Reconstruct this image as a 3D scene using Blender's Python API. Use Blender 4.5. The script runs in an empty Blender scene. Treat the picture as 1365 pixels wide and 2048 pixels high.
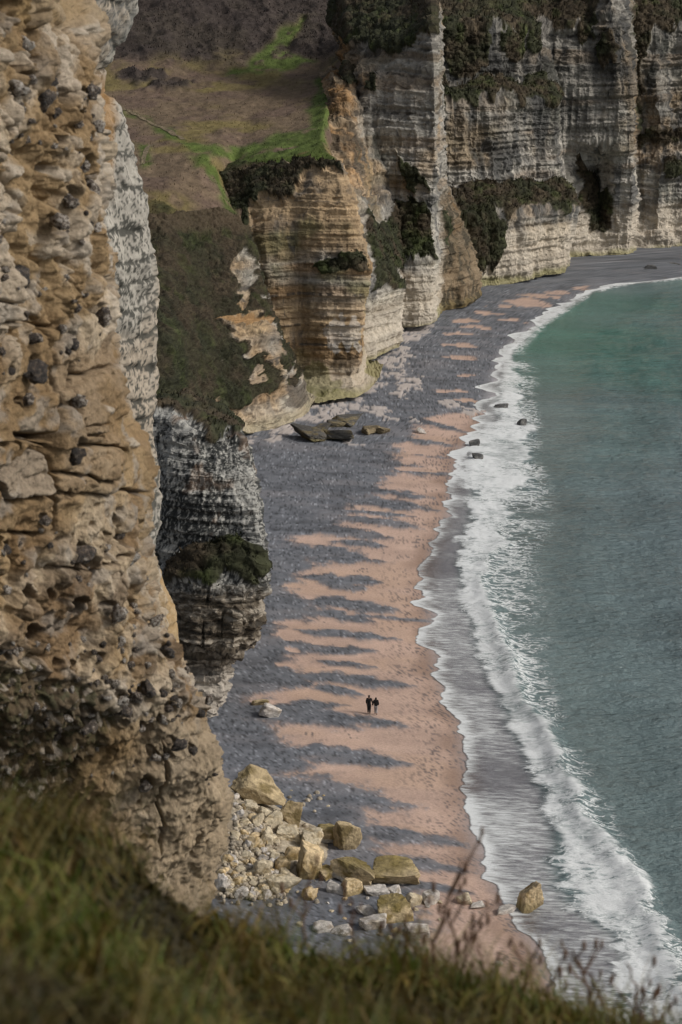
import bpy, bmesh, math, random
import numpy as np

# ------------------------------------------------------------------ camera, sky, sun, exposure
scene = bpy.context.scene
col = scene.collection
EYE = 65.0            # camera height above the sea, metres
FOC = 3970.0          # focal length in pixels of the 1365 x 2048 photograph
PITCH = math.radians(14.9)

cam_data = bpy.data.cameras.new('camera')
cam = bpy.data.objects.new('camera', cam_data)
col.objects.link(cam)
cam.location = (0, 0, EYE)
cam.rotation_euler = (math.radians(90) - PITCH, 0, 0)
cam_data.sensor_fit = 'VERTICAL'
cam_data.sensor_height = 36.0
cam_data.lens = FOC / 2048 * 36.0
cam_data.clip_start = 0.05
cam_data.clip_end = 12000
cam_data.dof.use_dof = True
cam_data.dof.focus_distance = 170.0
cam_data.dof.aperture_fstop = 5.4
scene.camera = cam

SUN_ELEV, SUN_AZ = math.radians(36), math.radians(104)    # azimuth clockwise from +Y
world = bpy.data.worlds.new('World')
scene.world = world
world.use_nodes = True
wn = world.node_tree
wn.nodes.clear()
w_out = wn.nodes.new('ShaderNodeOutputWorld')
w_bg = wn.nodes.new('ShaderNodeBackground')
w_sky = wn.nodes.new('ShaderNodeTexSky')
w_sky.sky_type = 'NISHITA'
w_sky.sun_disc = False
w_sky.sun_elevation = SUN_ELEV
w_sky.sun_rotation = SUN_AZ
w_sky.air_density = 1.0
w_sky.dust_density = 4.0
w_sky.ozone_density = 1.0
w_hs = wn.nodes.new('ShaderNodeHueSaturation')
w_hs.inputs['Saturation'].default_value = 0.35
w_bg.inputs['Strength'].default_value = 0.085
wn.links.new(w_sky.outputs[0], w_hs.inputs['Color'])
wn.links.new(w_hs.outputs[0], w_bg.inputs['Color'])
wn.links.new(w_bg.outputs[0], w_out.inputs['Surface'])

sun_data = bpy.data.lights.new('sun', 'SUN')
sun = bpy.data.objects.new('sun', sun_data)
col.objects.link(sun)
sun_data.energy = 2.0
sun_data.angle = math.radians(12)
sun_data.color = (1.0, 0.95, 0.88)
sun.location = (80, -60, 150)
sun.rotation_euler = (math.radians(90) - SUN_ELEV, 0, math.pi - SUN_AZ)

scene.view_settings.view_transform = 'Standard'
scene.view_settings.look = 'None'
scene.view_settings.gamma = 1.0
scene.view_settings.use_curve_mapping = False
scene.view_settings.exposure = 0.08
scene.render.engine = 'CYCLES'
scene.cycles.max_bounces = 5
scene.cycles.diffuse_bounces = 3
scene.cycles.glossy_bounces = 2
scene.cycles.transparent_max_bounces = 6
scene.cycles.use_denoising = True

# ------------------------------------------------------------------ photograph -> place
CP, SP = math.cos(PITCH), math.sin(PITCH)
def rays(u, v):
    cx = (np.asarray(u, float) - 682.5) / FOC
    cy = (1024 - np.asarray(v, float)) / FOC
    return cx, CP + cy * SP, -SP + cy * CP
def at(u, v, Y):
    dx, dy, dz = rays(u, v)
    t = np.asarray(Y, float) / dy
    return np.stack([dx * t, dy * t, EYE + dz * t], -1)
def ground(u, v, z=0.0):
    dx, dy, dz = rays(u, v)
    t = (z - EYE) / dz
    return np.stack([dx * t, dy * t, EYE + dz * t], -1)
def project(P):
    x, y, z = P[..., 0], P[..., 1], P[..., 2] - EYE
    f = y * CP - z * SP
    up = y * SP + z * CP
    return 682.5 + FOC * x / f, 1024 - FOC * up / f

# ------------------------------------------------------------------ noise
def _hash(ix, iy, iz, seed):
    h = (ix.astype(np.uint32) * np.uint32(374761393) + iy.astype(np.uint32) * np.uint32(668265263)
         + iz.astype(np.uint32) * np.uint32(2147483647) + np.uint32((seed * 1274126177) & 0xffffffff))
    h ^= h >> np.uint32(13); h *= np.uint32(1274126177); h ^= h >> np.uint32(16)
    h *= np.uint32(2246822519); h ^= h >> np.uint32(15)
    return h
def _r01(h): return (h & np.uint32(0xffffff)).astype(np.float32) / np.float32(0xffffff)
def vnoise(x, y, z, seed=0):
    x = np.asarray(x, np.float32); y = np.asarray(y, np.float32); z = np.asarray(z, np.float32)
    x, y, z = np.broadcast_arrays(x, y, z)
    fx, fy, fz = np.floor(x), np.floor(y), np.floor(z)
    ix, iy, iz = fx.astype(np.int32), fy.astype(np.int32), fz.astype(np.int32)
    tx, ty, tz = x - fx, y - fy, z - fz
    tx = tx * tx * tx * (tx * (tx * 6 - 15) + 10); ty = ty * ty * ty * (ty * (ty * 6 - 15) + 10); tz = tz * tz * tz * (tz * (tz * 6 - 15) + 10)
    def c(a, b, d): return _r01(_hash(ix + a, iy + b, iz + d, seed))
    x00 = c(0,0,0) * (1 - tx) + c(1,0,0) * tx; x10 = c(0,1,0) * (1 - tx) + c(1,1,0) * tx
    x01 = c(0,0,1) * (1 - tx) + c(1,0,1) * tx; x11 = c(0,1,1) * (1 - tx) + c(1,1,1) * tx
    return (x00 * (1 - ty) + x10 * ty) * (1 - tz) + (x01 * (1 - ty) + x11 * ty) * tz
def fbm(x, y, z, o=4, seed=0, gain=0.5):
    s, a, n = 0.0, 1.0, 0.0
    for i in range(o):
        f = 2.03 ** i
        s = s + a * vnoise(np.asarray(x) * f + 17.3 * i, np.asarray(y) * f - 9.1 * i, np.asarray(z) * f + 4.7 * i, seed + i)
        n += a; a *= gain
    return s / n
def ridged(x, y, z, o=3, seed=0):
    s, a, n = 0.0, 1.0, 0.0
    for i in range(o):
        f = 2.1 ** i
        s = s + a * (1 - np.abs(2 * vnoise(np.asarray(x) * f + 7.7 * i, np.asarray(y) * f, np.asarray(z) * f, seed + i) - 1))
        n += a; a *= 0.5
    return s / n
def worley(x, y, z, seed=0):
    x = np.asarray(x, np.float32); y = np.asarray(y, np.float32); z = np.asarray(z, np.float32)
    x, y, z = np.broadcast_arrays(x, y, z)
    ix, iy, iz = np.floor(x).astype(np.int32), np.floor(y).astype(np.int32), np.floor(z).astype(np.int32)
    f1 = np.full(x.shape, 9, np.float32); f2 = f1.copy(); idv = np.zeros(x.shape, np.float32)
    for a in (-1, 0, 1):
        for b in (-1, 0, 1):
            for c in (-1, 0, 1):
                jx, jy, jz = ix + a, iy + b, iz + c
                h = _hash(jx, jy, jz, seed)
                px = jx + _r01(h); h2 = h * np.uint32(2654435761) + np.uint32(1); h2 ^= h2 >> np.uint32(15)
                py = jy + _r01(h2); h3 = h2 * np.uint32(2246822519) + np.uint32(7); h3 ^= h3 >> np.uint32(13)
                pz = jz + _r01(h3)
                d = np.sqrt((px - x) ** 2 + (py - y) ** 2 + (pz - z) ** 2)
                near = d < f1
                f2 = np.where(near, f1, np.minimum(f2, d))
                idv = np.where(near, _r01(h3 * np.uint32(3266489917)), idv)
                f1 = np.where(near, d, f1)
    return f1, f2, idv
def sstep(a, b, x):
    t = np.clip((x - a) / (b - a), 0, 1)
    return t * t * (3 - 2 * t)
def mixc(A, B, m):
    m = np.asarray(m)[..., None]
    return A * (1 - m) + np.asarray(B) * m
def blur(a, n, axis):
    if n < 1: return a
    k = np.hanning(2 * n + 3)[1:-1]; k /= k.sum()
    pad = [(0, 0)] * a.ndim; pad[axis] = (n, n)
    b = np.pad(a, pad, mode='reflect', reflect_type='odd')
    out = np.zeros_like(a)
    for i, w in enumerate(k):
        sl = [slice(None)] * a.ndim; sl[axis] = slice(i, i + a.shape[axis])
        out = out + w * b[tuple(sl)]
    return out
def inpoly(px, py, poly):
    inside = np.zeros(px.shape, bool)
    n = len(poly)
    for i in range(n):
        x0, y0 = poly[i]; x1, y1 = poly[(i + 1) % n]
        if y0 == y1: continue
        c = (y0 > py) != (y1 > py)
        inside ^= c & (px < (x1 - x0) * (py - y0) / (y1 - y0) + x0)
    return inside
def polydist(px, py, line):
    d = np.full(px.shape, 1e9)
    for (x0, y0), (x1, y1) in zip(line[:-1], line[1:]):
        dx, dy = x1 - x0, y1 - y0
        t = np.clip(((px - x0) * dx + (py - y0) * dy) / (dx * dx + dy * dy + 1e-9), 0, 1)
        d = np.minimum(d, np.hypot(px - x0 - t * dx, py - y0 - t * dy))
    return d

# ------------------------------------------------------------------ materials
def new_mat(name):
    m = bpy.data.materials.new(name); m.use_nodes = True
    nt = m.node_tree; nt.nodes.clear()
    out = nt.nodes.new('ShaderNodeOutputMaterial'); bs = nt.nodes.new('ShaderNodeBsdfPrincipled')
    nt.links.new(bs.outputs[0], out.inputs['Surface'])
    return m, nt, bs, out
def node(nt, t, **kw):
    n = nt.nodes.new(t)
    for k, v in kw.items():
        if k in n.inputs: n.inputs[k].default_value = v
        else: setattr(n, k, v)
    return n
def obj_coord(nt):
    return nt.nodes.new('ShaderNodeNewGeometry').outputs['Position']
def surface_mat(name, grain, amount, bump, bump_scale, rough=0.92, spec=0.2, color=None, grain2=None):
    """vertex colour 'col' (or one colour) broken up by node noise, with noise relief"""
    m, nt, bs, out = new_mat(name)
    pos = obj_coord(nt) if color is None else nt.nodes.new('ShaderNodeTexCoord').outputs['Object']
    nz = node(nt, 'ShaderNodeTexNoise', Scale=grain, Detail=6.0, Roughness=0.65)
    nt.links.new(pos, nz.inputs['Vector'])
    mr = node(nt, 'ShaderNodeMapRange'); mr.inputs['From Min'].default_value = 0.25; mr.inputs['From Max'].default_value = 0.75
    mr.inputs['To Min'].default_value = 1 - amount; mr.inputs['To Max'].default_value = 1 + amount
    nt.links.new(nz.outputs['Fac'], mr.inputs['Value'])
    mx = node(nt, 'ShaderNodeMix', data_type='RGBA', blend_type='MULTIPLY')
    mx.inputs['Factor'].default_value = 1.0
    if color is None:
        at_ = node(nt, 'ShaderNodeVertexColor', layer_name='col')
        nt.links.new(at_.outputs['Color'], mx.inputs['A'])
    else:
        mx.inputs['A'].default_value = (*color, 1)
    nt.links.new(mr.outputs[0], mx.inputs['B'])
    nt.links.new(mx.outputs['Result'], bs.inputs['Base Color'])
    bs.inputs['Roughness'].default_value = rough
    bs.inputs['Specular IOR Level'].default_value = spec
    nb = node(nt, 'ShaderNodeTexNoise', Scale=bump_scale, Detail=8.0, Roughness=0.7)
    nt.links.new(pos, nb.inputs['Vector'])
    bp = node(nt, 'ShaderNodeBump', Strength=1.0, Distance=bump)
    nt.links.new(nb.outputs['Fac'], bp.inputs['Height'])
    nt.links.new(bp.outputs[0], bs.inputs['Normal'])
    return m

# ------------------------------------------------------------------ mesh helpers
def link(name, me, mat=None, parent=None, **props):
    o = bpy.data.objects.new(name, me)
    col.objects.link(o)
    if mat is not None:
        me.materials.clear()
        for m_ in (mat if isinstance(mat, (list, tuple)) else [mat]): me.materials.append(m_)
    if parent is not None: o.parent = parent
    for k, v in props.items(): o[k] = v
    return o
def tag(o, label, cat, group=None, kind=None):
    o['label'] = label; o['category'] = cat
    if group: o['group'] = group
    if kind: o['kind'] = kind
    return o
def set_attr(me, name, arr):
    if arr.ndim == 2:
        a = me.attributes.new(name, 'FLOAT_COLOR', 'POINT')
        rgba = np.ones((len(arr), 4), np.float32); rgba[:, :arr.shape[1]] = arr
        a.data.foreach_set('color', rgba.ravel())
    else:
        a = me.attributes.new(name, 'FLOAT', 'POINT')
        a.data.foreach_set('value', arr.astype(np.float32))
def raw_mesh(name, V, faces, smooth=True, attrs=None):
    """V (n,3); faces: int array (m,3) or (m,4)"""
    me = bpy.data.meshes.new(name)
    V = np.ascontiguousarray(V, np.float32); faces = np.ascontiguousarray(faces, np.int32)
    me.vertices.add(len(V)); me.vertices.foreach_set('co', V.ravel())
    k = faces.shape[1]
    me.loops.add(faces.size); me.loops.foreach_set('vertex_index', faces.ravel())
    me.polygons.add(len(faces))
    me.polygons.foreach_set('loop_start', np.arange(0, faces.size, k, dtype=np.int32))
    me.polygons.foreach_set('loop_total', np.full(len(faces), k, np.int32))
    me.polygons.foreach_set('use_smooth', np.full(len(faces), smooth, bool))
    me.update(calc_edges=True)
    for n_, a in (attrs or {}).items(): set_attr(me, n_, a)
    return me
def grid_faces(ns, nt, flip=False):
    i = np.arange(ns * nt).reshape(ns, nt)
    q = np.stack([i[:-1, :-1], i[1:, :-1], i[1:, 1:], i[:-1, 1:]], -1).reshape(-1, 4)
    return q[:, ::-1] if flip else q
def grid_normals(P):
    ds = np.gradient(P, axis=0); dt = np.gradient(P, axis=1)
    n = np.cross(ds, dt)
    return n / (np.linalg.norm(n, axis=-1, keepdims=True) + 1e-9)
class Patch:
    """a surface stretched over a lattice of known points, [column along][row up]"""
    def __init__(self, lattice, ns, nt, soft_s=3, soft_t=3):
        L = np.array(lattice, float)
        S, K = L.shape[:2]
        U0, V0 = project(L)
        def param(ax):                     # spend the mesh where it is seen: denser where it shows larger
            Uc, Vc = np.clip(U0, -60, 1425), np.clip(V0, -60, 2110)
            d = np.hypot(np.diff(Uc, axis=ax), np.diff(Vc, axis=ax)).mean(axis=1 - ax) + 4.0
            c = np.concatenate([[0], np.cumsum(d)]); return c / c[-1]
        ps, pt = param(0), param(1)
        s = np.linspace(0, 1, ns); t = np.linspace(0, 1, nt)
        A = np.zeros((ns, K, 3))
        for k in range(K):
            for c in range(3): A[:, k, c] = np.interp(s, ps, L[:, k, c])
        B = np.zeros((ns, nt, 3))
        for c in range(3):
            idx = np.clip(np.searchsorted(pt, t, side='right') - 1, 0, K - 2)
            w = (t - pt[idx]) / (pt[idx + 1] - pt[idx])
            B[..., c] = A[:, idx, c] * (1 - w) + A[:, idx + 1, c] * w
        B = blur(blur(B, soft_s, 0), soft_t, 1)
        self.P = B; self.ns, self.nt = ns, nt
        self.N = grid_normals(B)
        self.I, self.J = np.meshgrid(np.arange(ns), np.arange(nt), indexing='ij')
        self.pu, self.pv = project(B)
        mid = B[ns // 2, nt // 2]
        if np.dot(self.N[ns // 2, nt // 2], np.array([0, 0, EYE]) - mid) < 0: self.N = -self.N; self.flip = True
        else: self.flip = False
    def spot(self, u, v):
        """where a traced point lies on this surface, in the surface's own coordinates"""
        d = (self.pu - u) ** 2 + (self.pv - v) ** 2
        d = d + np.where(self.facing < 0.02, 400, 0)
        k = int(np.argmin(d)); return k // self.nt, k % self.nt
    @property
    def facing(self):
        if not hasattr(self, '_f'):
            to = np.array([0, 0, EYE]) - self.P
            to /= np.linalg.norm(to, axis=-1, keepdims=True)
            self._f = (to * self.N).sum(-1)
        return self._f
    def warp(self, freq, seed):
        if not hasattr(self, '_w'): self._w = {}
        if (freq, seed) not in self._w:
            self._w[freq, seed] = [(fbm(self.I * freq, self.J * freq, k, 4, seed + k) - .5) * 4 for k in (0, 9)]
        return self._w[freq, seed]
    def region(self, poly, wob=5.0, freq=0.08, seed=3, feather=0):
        q = [self.spot(u, v) for u, v in poly]
        wi, wj = [a * wob for a in self.warp(freq, seed)]
        return inpoly(self.I + wi, self.J + wj, q).astype(float)
    def line(self, pts, wob=1.5, freq=0.1, seed=4, asp=1.0):
        q = [self.spot(u, v) for u, v in pts]; q = [(a * asp, b) for a, b in q]
        wi, wj = [a * wob for a in self.warp(freq, seed)]
        return polydist((self.I + wi) * asp, self.J + wj, q)
    def build(self, name, C, mat, parent=None, extra=None, smooth=True, **props):
        attrs = {'col': np.clip(C, 0, 1).reshape(-1, 3)}
        for k, v in (extra or {}).items(): attrs[k] = v.ravel()
        me = raw_mesh(name, self.P.reshape(-1, 3), grid_faces(self.ns, self.nt, self.flip), smooth, attrs)
        return link(name, me, mat, parent, **props)
def lattice(cols, zbase=1.5):
    """columns of (u, v, Y); traced points with their distance into the picture"""
    return [[at(u, v, Y) for (u, v, Y) in c] for c in cols]

rng = np.random.default_rng(7)
random.seed(7)

# ================================================================== SHORE: beach and sea
TAB = np.array([  # v, swash edge, foam from, foam to, streaks to, foam share of the swash
 (545,1420,1425,1440,1460,.5),(558,1330,1335,1352,1372,.6),(572,1205,1209,1230,1250,.7),(585,1161,1163,1185,1200,.8),(600,1138,1140,1160,1175,.8),(616,1112,1115,1137,1150,.8),(650,1055,1058,1085,1100,.8),
 (700,1000,1003,1030,1060,.7),(740,985,1000,1036,1100,.55),(800,965,1000,1045,1090,.55),(850,962,980,1060,1100,.7),(900,916,918,1056,1100,.95),
 (950,902,930,1062,1120,.6),(1000,897,938,1025,1150,.25),(1050,884,935,1003,1160,.2),(1100,864,925,998,1110,.2),(1150,852,917,975,1130,.25),
 (1200,851,930,985,1140,.3),(1250,855,940,1000,1160,.3),(1300,862,955,1020,1120,.3),(1350,872,980,1040,1140,.35),(1400,890,1002,1060,1150,.35),
 (1450,920,1020,1090,1180,.35),(1500,920,1050,1118,1210,.35),(1550,931,1073,1143,1230,.3),(1600,932,1092,1165,1250,.35),(1650,931,1100,1190,1280,.42),
 (1700,945,1085,1225,1300,.55),(1750,963,1085,1252,1320,.55),(1800,1003,1120,1285,1340,.4),(1850,1028,1200,1322,1365,.3),(1900,1066,1255,1350,1400,.3),
 (1950,1092,1240,1378,1430,.45),(2048,1130,1200,1400,1470,.65),(2200,1170,1230,1440,1500,.6)], float)
tb_y = ground(TAB[:, 1], TAB[:, 0])[:, 1]
tb_x = [ground(TAB[:, k], TAB[:, 0])[:, 0] for k in (1, 2, 3, 4)]
o_ = np.argsort(tb_y); tb_y = tb_y[o_]; tb_x = [a[o_] for a in tb_x]; tb_s = TAB[o_, 5]
def _ext(y, xs):
    r = np.interp(y, tb_y, xs)
    return r + np.where(y > tb_y[-1], (y - tb_y[-1]) * 2.6, 0)
def swash_x(y): return _ext(np.asarray(y, float), tb_x[0])
SLOPE = 0.055
SEA_Z = -0.55
def beach_z(x, y):
    o = swash_x(y) - np.asarray(x, float)
    z = np.where(o > 0, 2.6 * (1 - np.exp(-np.maximum(o, 0) * SLOPE / 2.6)), np.maximum(o * SLOPE, -2.5))
    w = sstep(1, 14, o)
    z = z + w * (0.35 * (fbm(x * .12, np.asarray(y) * .3, 0, 3, 11) - .5) + .14 * (fbm(x * .5, np.asarray(y) * .9, 2, 3, 12) - .5))
    return z
def on_beach(u, v):
    p = ground(u, v, 1.0)
    for _ in range(6): p = ground(u, v, beach_z(p[..., 0], p[..., 1]))
    return p

def y_rows(y0, y1, k):
    ys = [y0]
    while ys[-1] < y1: ys.append(ys[-1] + k * (ys[-1] / 100.0) ** 1.7)
    return np.array(ys)
ys = y_rows(90, 600, 0.16)
off = np.concatenate([np.linspace(-34, -8, 20)[:-1], np.arange(-8, 38, .19), np.arange(38, 110, 1.4)])
YY, OO = np.meshgrid(ys, off, indexing='ij')
XX = swash_x(YY) - OO
ZZ = beach_z(XX, YY)
bu, bv = project(np.stack([XX, YY, ZZ], -1))

# --- what lies where on the beach: shingle cusps, sand, chalk pavement (traced, then laid out on the ground)
def gpt(u, v): p = on_beach(u, v); return p[0], p[1]
EDGE = [(540,1500),(560,1400),(585,1230),(600,1180),(620,1130),(650,1080),(700,1020),(760,1000),(815,985),(835,860),(870,818),(900,792),(950,785),(980,762),(1000,722),(1030,700),(1060,690),
 (1075,590),(1100,600),(1130,640),(1160,585),(1185,580),(1205,625),(1230,640),(1250,555),(1275,560),(1290,640),(1310,590),(1335,560),(1350,610),(1370,640),(1388,520),(1405,505),
 (1425,470),(1445,540),(1470,560),(1490,590),(1515,640),(1535,600),(1555,540),(1575,640),(1600,690),(1640,745),(1680,745),(1720,770),(1760,820),(1790,830),(1850,840),(1900,850),(2000,840),(2200,840)]
eg = np.array([gpt(u, v) for v, u in EDGE]); eg = eg[np.argsort(eg[:, 1])]
wx = (fbm(XX * .35, YY * .35, 5, 4, 21) - .5); wy = (fbm(XX * .35, YY * .35, 8, 4, 22) - .5)
Xw, Yw = XX + wx * 3.2, YY + wy * 2.6 * (YY / 170)
shingle = sstep(-2.2, 1.5, np.interp(Yw, eg[:, 1], eg[:, 0]) - Xw + (fbm(XX * 1.3, YY * 1.3, 1, 3, 23) - .5) * 2.4)
FING = [(900,918,785,902,6),(891,951,766,931,12),(854,997,766,983,8),(854,1019,737,1003,10),(810,1034,730,1025,4),(843,1058,722,1038,8),(785,1078,686,1063,10),
 (774,1096,698,1086,7),(763,1125,605,1103,16),(752,1166,660,1158,10),(733,1178,680,1168,10),(788,1226,670,1206,12),(741,1246,660,1228,10),(900,1248,730,1233,4),
 (792,1279,655,1266,9),(744,1301,650,1301,8),(731,1332,675,1327,7),(814,1374,665,1356,13),(733,1393,670,1380,9),(806,1451,540,1428,22),(822,1530,650,1508,18),
 (830,1615,600,1580,30),(936,1690,708,1660,18),(945,1747,750,1716,14),(927,1787,820,1770,10),(690,1408,560,1418,10),(950,870,850,845,5),(910,893,800,880,5)]
fnz = (fbm(XX * .9, YY * .9, 4, 3, 27) - .5) * 1.0
for (ut, vt, ub, vb, hh) in FING:
    (x0, y0), (x1, y1) = gpt(ub, vb), gpt(ut + 16, vt + 1)
    half = abs(gpt(ub, vb - hh)[1] - y0)
    t = (Xw - x0) / (x1 - x0 + 1e-6)
    tt = np.clip(t, 0, 1)
    wdt = half * np.where(tt < .45, 1, 1 - ((tt - .45) / .55) ** 1.25) * sstep(-.7, .0, t)
    d = np.abs(YY + wy * 1.0 * (YY / 170) - (y0 + (y1 - y0) * tt))
    f = sstep(0.5, -.55, (d - wdt) / max(half, .3) + fnz) * (t > -.7) * (t < 1.02)
    shingle = np.maximum(shingle, f)
for (ua, ub_, v_, hh) in [(1005,1098,603,9),(905,960,640,3),(925,985,655,3),(890,945,668,2.5),(1085,1140,585,3),(915,960,752,3),(850,945,838,9),(840,935,868,9),(800,905,905,6),(790,900,936,6),(600,665,1083,7),(572,610,1172,5),(560,600,1268,9),(570,598,1298,4),(548,590,1330,6),(880,960,715,2.5),(930,1010,625,2.5),(1040,1130,590,3),(1120,1190,575,2),(860,930,780,3),(905,965,800,3),(960,1040,612,2.5),(880,950,690,2.5),(1000,1060,640,2)]:
    (xa, ya), (xb, yb) = gpt(ua, v_), gpt(ub_, v_)
    half = abs(gpt(ua, v_ - hh)[1] - ya)
    e = ((Xw - (xa + xb) / 2) / ((xb - xa) / 2)) ** 2 + ((Yw - ya) / half) ** 2
    shingle = shingle * sstep(.55, 1.25, e)
shingle = np.clip(shingle, 0, 1)
dith = rng.random(XX.shape)
shingle = np.clip(shingle * .45 + .55 * sstep(-.28, .28, shingle - .5 + (dith - .5) * .75 * (1 - np.abs(2 * shingle - 1))), 0, 1)
chalkp = np.zeros_like(XX)
for poly in [[(752,712),(790,690),(826,700),(823,734),(843,761),(846,785),(803,800),(756,781)],
             [(672,786),(749,811),(810,822),(840,850),(790,848),(742,832),(700,822)],[(864,801),(911,803),(962,825),(938,830)],
             [(685,884),(742,887),(705,898)],[(800,650),(850,640),(880,655),(850,672),(806,690)],
             [(470,890),(560,850),(600,770),(720,760),(765,740),(745,790),(700,800),(690,812),(700,835),(640,850),(590,868),(540,888)]]:
    q = [gpt(u, v) for u, v in poly]
    chalkp = np.maximum(chalkp, inpoly(XX + wx * 3, YY + wy * 9, q) * 1.0)
cw1, cw2, cwi = worley(XX / 3.2 + wx, YY / 5.5 + wy, 0 * XX, 30)
chalkp *= sstep(.40, .46, fbm(XX * .5, YY * .22, 3, 5, 31, .62)) * sstep(.02, .07, cw2 - cw1)
stray = sstep(.60, .78, fbm(XX * .4, YY * .4, 6, 3, 33)) * (rng.random(XX.shape) < .15)       # loose pebbles on the sand
near_w = sstep(9, .5, OO)
stray = np.maximum(stray, (rng.random(XX.shape) < .20) * near_w * sstep(.35, .6, fbm(XX * .3, YY * .3, 2, 3, 34)))
sand = np.array([.57, .405, .325]) * (0.90 + .22 * (fbm(XX * .25, YY * .4, 3, 4, 35) - .5)[..., None] * 2)
ochre = sstep(.5, .75, fbm(XX * .15, YY * .2, 12, 3, 36))
sand = mixc(sand, np.array([.50, .345, .25]), ochre * .5)
wet = sstep(2.8, -.4, OO + (fbm(XX * .3, YY * .25, 1, 3, 38) - .5) * 4)
sand = mixc(sand, np.array([.27, .18, .135]), wet * .8)
g = fbm(XX * 2.2, YY * 1.6, 7, 3, 39)
shin = np.array([.146, .153, .170]) * (.55 + .9 * g)[..., None]
shin = mixc(shin, np.array([.24, .228, .236]), sstep(.48, .78, fbm(XX * .12, YY * .3, 4, 4, 40)) * .45)
shin = mixc(shin, np.array([.06, .063, .072]), sstep(.52, .75, fbm(XX * .25, YY * .55, 14, 4, 41)) * .55)
rp = rng.random(XX.shape)
shin = np.where((rp > .95)[..., None], shin * 1.7 + .02, shin)
shin = np.where((rp < .12)[..., None], shin * .45, shin)
BC = mixc(sand, shin, np.clip(shingle, 0, 1))
BC = mixc(BC, np.array([.085, .08, .085]), stray * (1 - shingle) * .8)
under = sstep(1.2, -2.5, OO)
BC = mixc(BC, np.array([.42, .405, .42]) * (.7 + .6 * fbm(XX * .5, YY * 2.2, 3, 3, 44)[..., None]), under)
chk = np.array([.46, .41, .38]) * (.85 + .3 * fbm(XX * .8, YY * .8, 5, 3, 45))[..., None]
BC = mixc(BC, chk, chalkp)
far_b = sstep(330, 470, YY)
BC = mixc(BC, BC * .8 + np.array([.02, .022, .022]), far_b)
BZ = ZZ + shingle * .10 * sstep(.5, 4, OO) + (rng.random(XX.shape) - .5) * .05 * shingle * (OO > 0) + chalkp * .12
fp = (fbm(XX * 3.5, YY * 3.5, 1, 2, 46) - .5) * .05 * (1 - shingle) * (OO > 1)
BZ = BZ + fp
mat_beach = surface_mat('beach_shingle_and_sand', 5.0, .22, .06, 9.0, rough=.85, spec=.25)
me = raw_mesh('beach', np.stack([XX, YY, BZ], -1).reshape(-1, 3), grid_faces(*XX.shape), True,
              {'col': BC.reshape(-1, 3)})
beach = link('beach', me, mat_beach)
tag(beach, 'curving shore of pink sand and cusps of grey shingle below the cliffs', 'beach', kind='structure')

# --- sea: film of the swash, breaker, open water, one sheet
ysea = y_rows(88, 540, 0.165)
ysea = np.concatenate([[-2000, -600, -200, 0, 40, 60], ysea, [620, 800, 1500, 4000]])
so = np.concatenate([np.arange(0, 34, .18), 34 + np.cumsum(np.linspace(.19, 1.4, 95)), [125, 150, 200, 300, 500, 900, 1800, 4000, 8000]])
SY, SO = np.meshgrid(ysea, so, indexing='ij')
lob = (fbm(SY * .16, 1.5, 0, 3, 51) - .5) * 4.2 + (fbm(SY * .7, 2.5, 0, 3, 52) - .5) * 1.6
lob = lob * np.clip(SY / 170, .7, 1.6)
SX = swash_x(SY) + SO + lob * sstep(14, 0, SO)
lx = SX - swash_x(SY)                               # metres seaward of the swash edge
xa, xb, xc = [_ext(SY, a) - swash_x(SY) for a in tb_x[1:]]
jit = (fbm(SX * .1, SY * .22, 3, 4, 53) - .5) * 5 + (fbm(SX * .5, SY * .9, 4, 3, 54) - .5) * 2.2
jit = jit * np.clip((xb - xa) / 5, .3, 1.3)
inside = sstep(-.6, .5, lx + jit - xa) * sstep(.7, -.9, lx + jit * .9 - xb)
dens_s = np.interp(SY, tb_y, tb_s)
patchy = fbm(SX * .10, SY * .16, 7, 4, 57)
lip = sstep(1.6, .0, SO) * .35                                                      # the edge of the last wave
swd = (.27 + .60 * dens_s + .75 * (patchy - .5) + lip) * sstep(1.8, -.5, lx + jit * .4 - xa)
swd = np.where((dens_s > .85) & (lx < xa + 1), np.maximum(swd, .9), swd)
body = inside * (.37 + .98 * fbm(SX * .25, SY * .35, 6, 4, 59))
fden = np.clip(np.maximum(body, swd), 0, 1.15) * sstep(0, .12, SO + .05)
tail = sstep(-.05, .9, (xc - lx) / np.maximum(xc - xb, .5)) * sstep(-1, .5, lx + jit - xa) * sstep(.30, .62, fbm(SX * .09, SY * .13, 2, 3, 58) + .10)
film = sstep(1.2, -1.0, lx + jit * .4 - np.maximum(xa, 2.5))                            # 1 = thin film over shingle
bz = beach_z(SX, SY) + .03
crest = np.exp(-((lx + jit * .5 - xb + .4) / 1.1) ** 2) * sstep(250, 190, SY) * (.45 + .75 * fbm(SY * .08, 3, 1, 2, 60))
amp = sstep(6, 30, SO)
wav = (fbm(SX * .16 + SY * .02, SY * .36, 1, 4, 61) - .5) * .95 * amp + (ridged(SX * .45, SY * .8, 2, 3, 62) - .5) * .20 * amp
roll = np.sin((lx - 8) * .62 + 3 * fbm(SX * .03, SY * .03, 1, 2, 63)) * .10 * sstep(3, 16, lx)
deepz = SEA_Z + wav + roll
k_ = .25
hh_ = np.clip(.5 + .5 * (bz - deepz) / k_, 0, 1)
SZ = deepz * (1 - hh_) + bz * hh_ + k_ * hh_ * (1 - hh_) + crest * .55 + inside * .22 * fbm(SX * 1.1, SY * 1.1, 3, 3, 64) * sstep(0, 2, lx - xa * .6)
shallow = sstep(30, 2, lx - xb)
greens = sstep(255, 340, SY) * sstep(.25, .65, fbm(SX * .03, SY * .02, 2, 2, 66)) * sstep(60, 8, lx)
WC = np.array([.150, .202, .214]) * np.ones(SX.shape + (1,))
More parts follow.
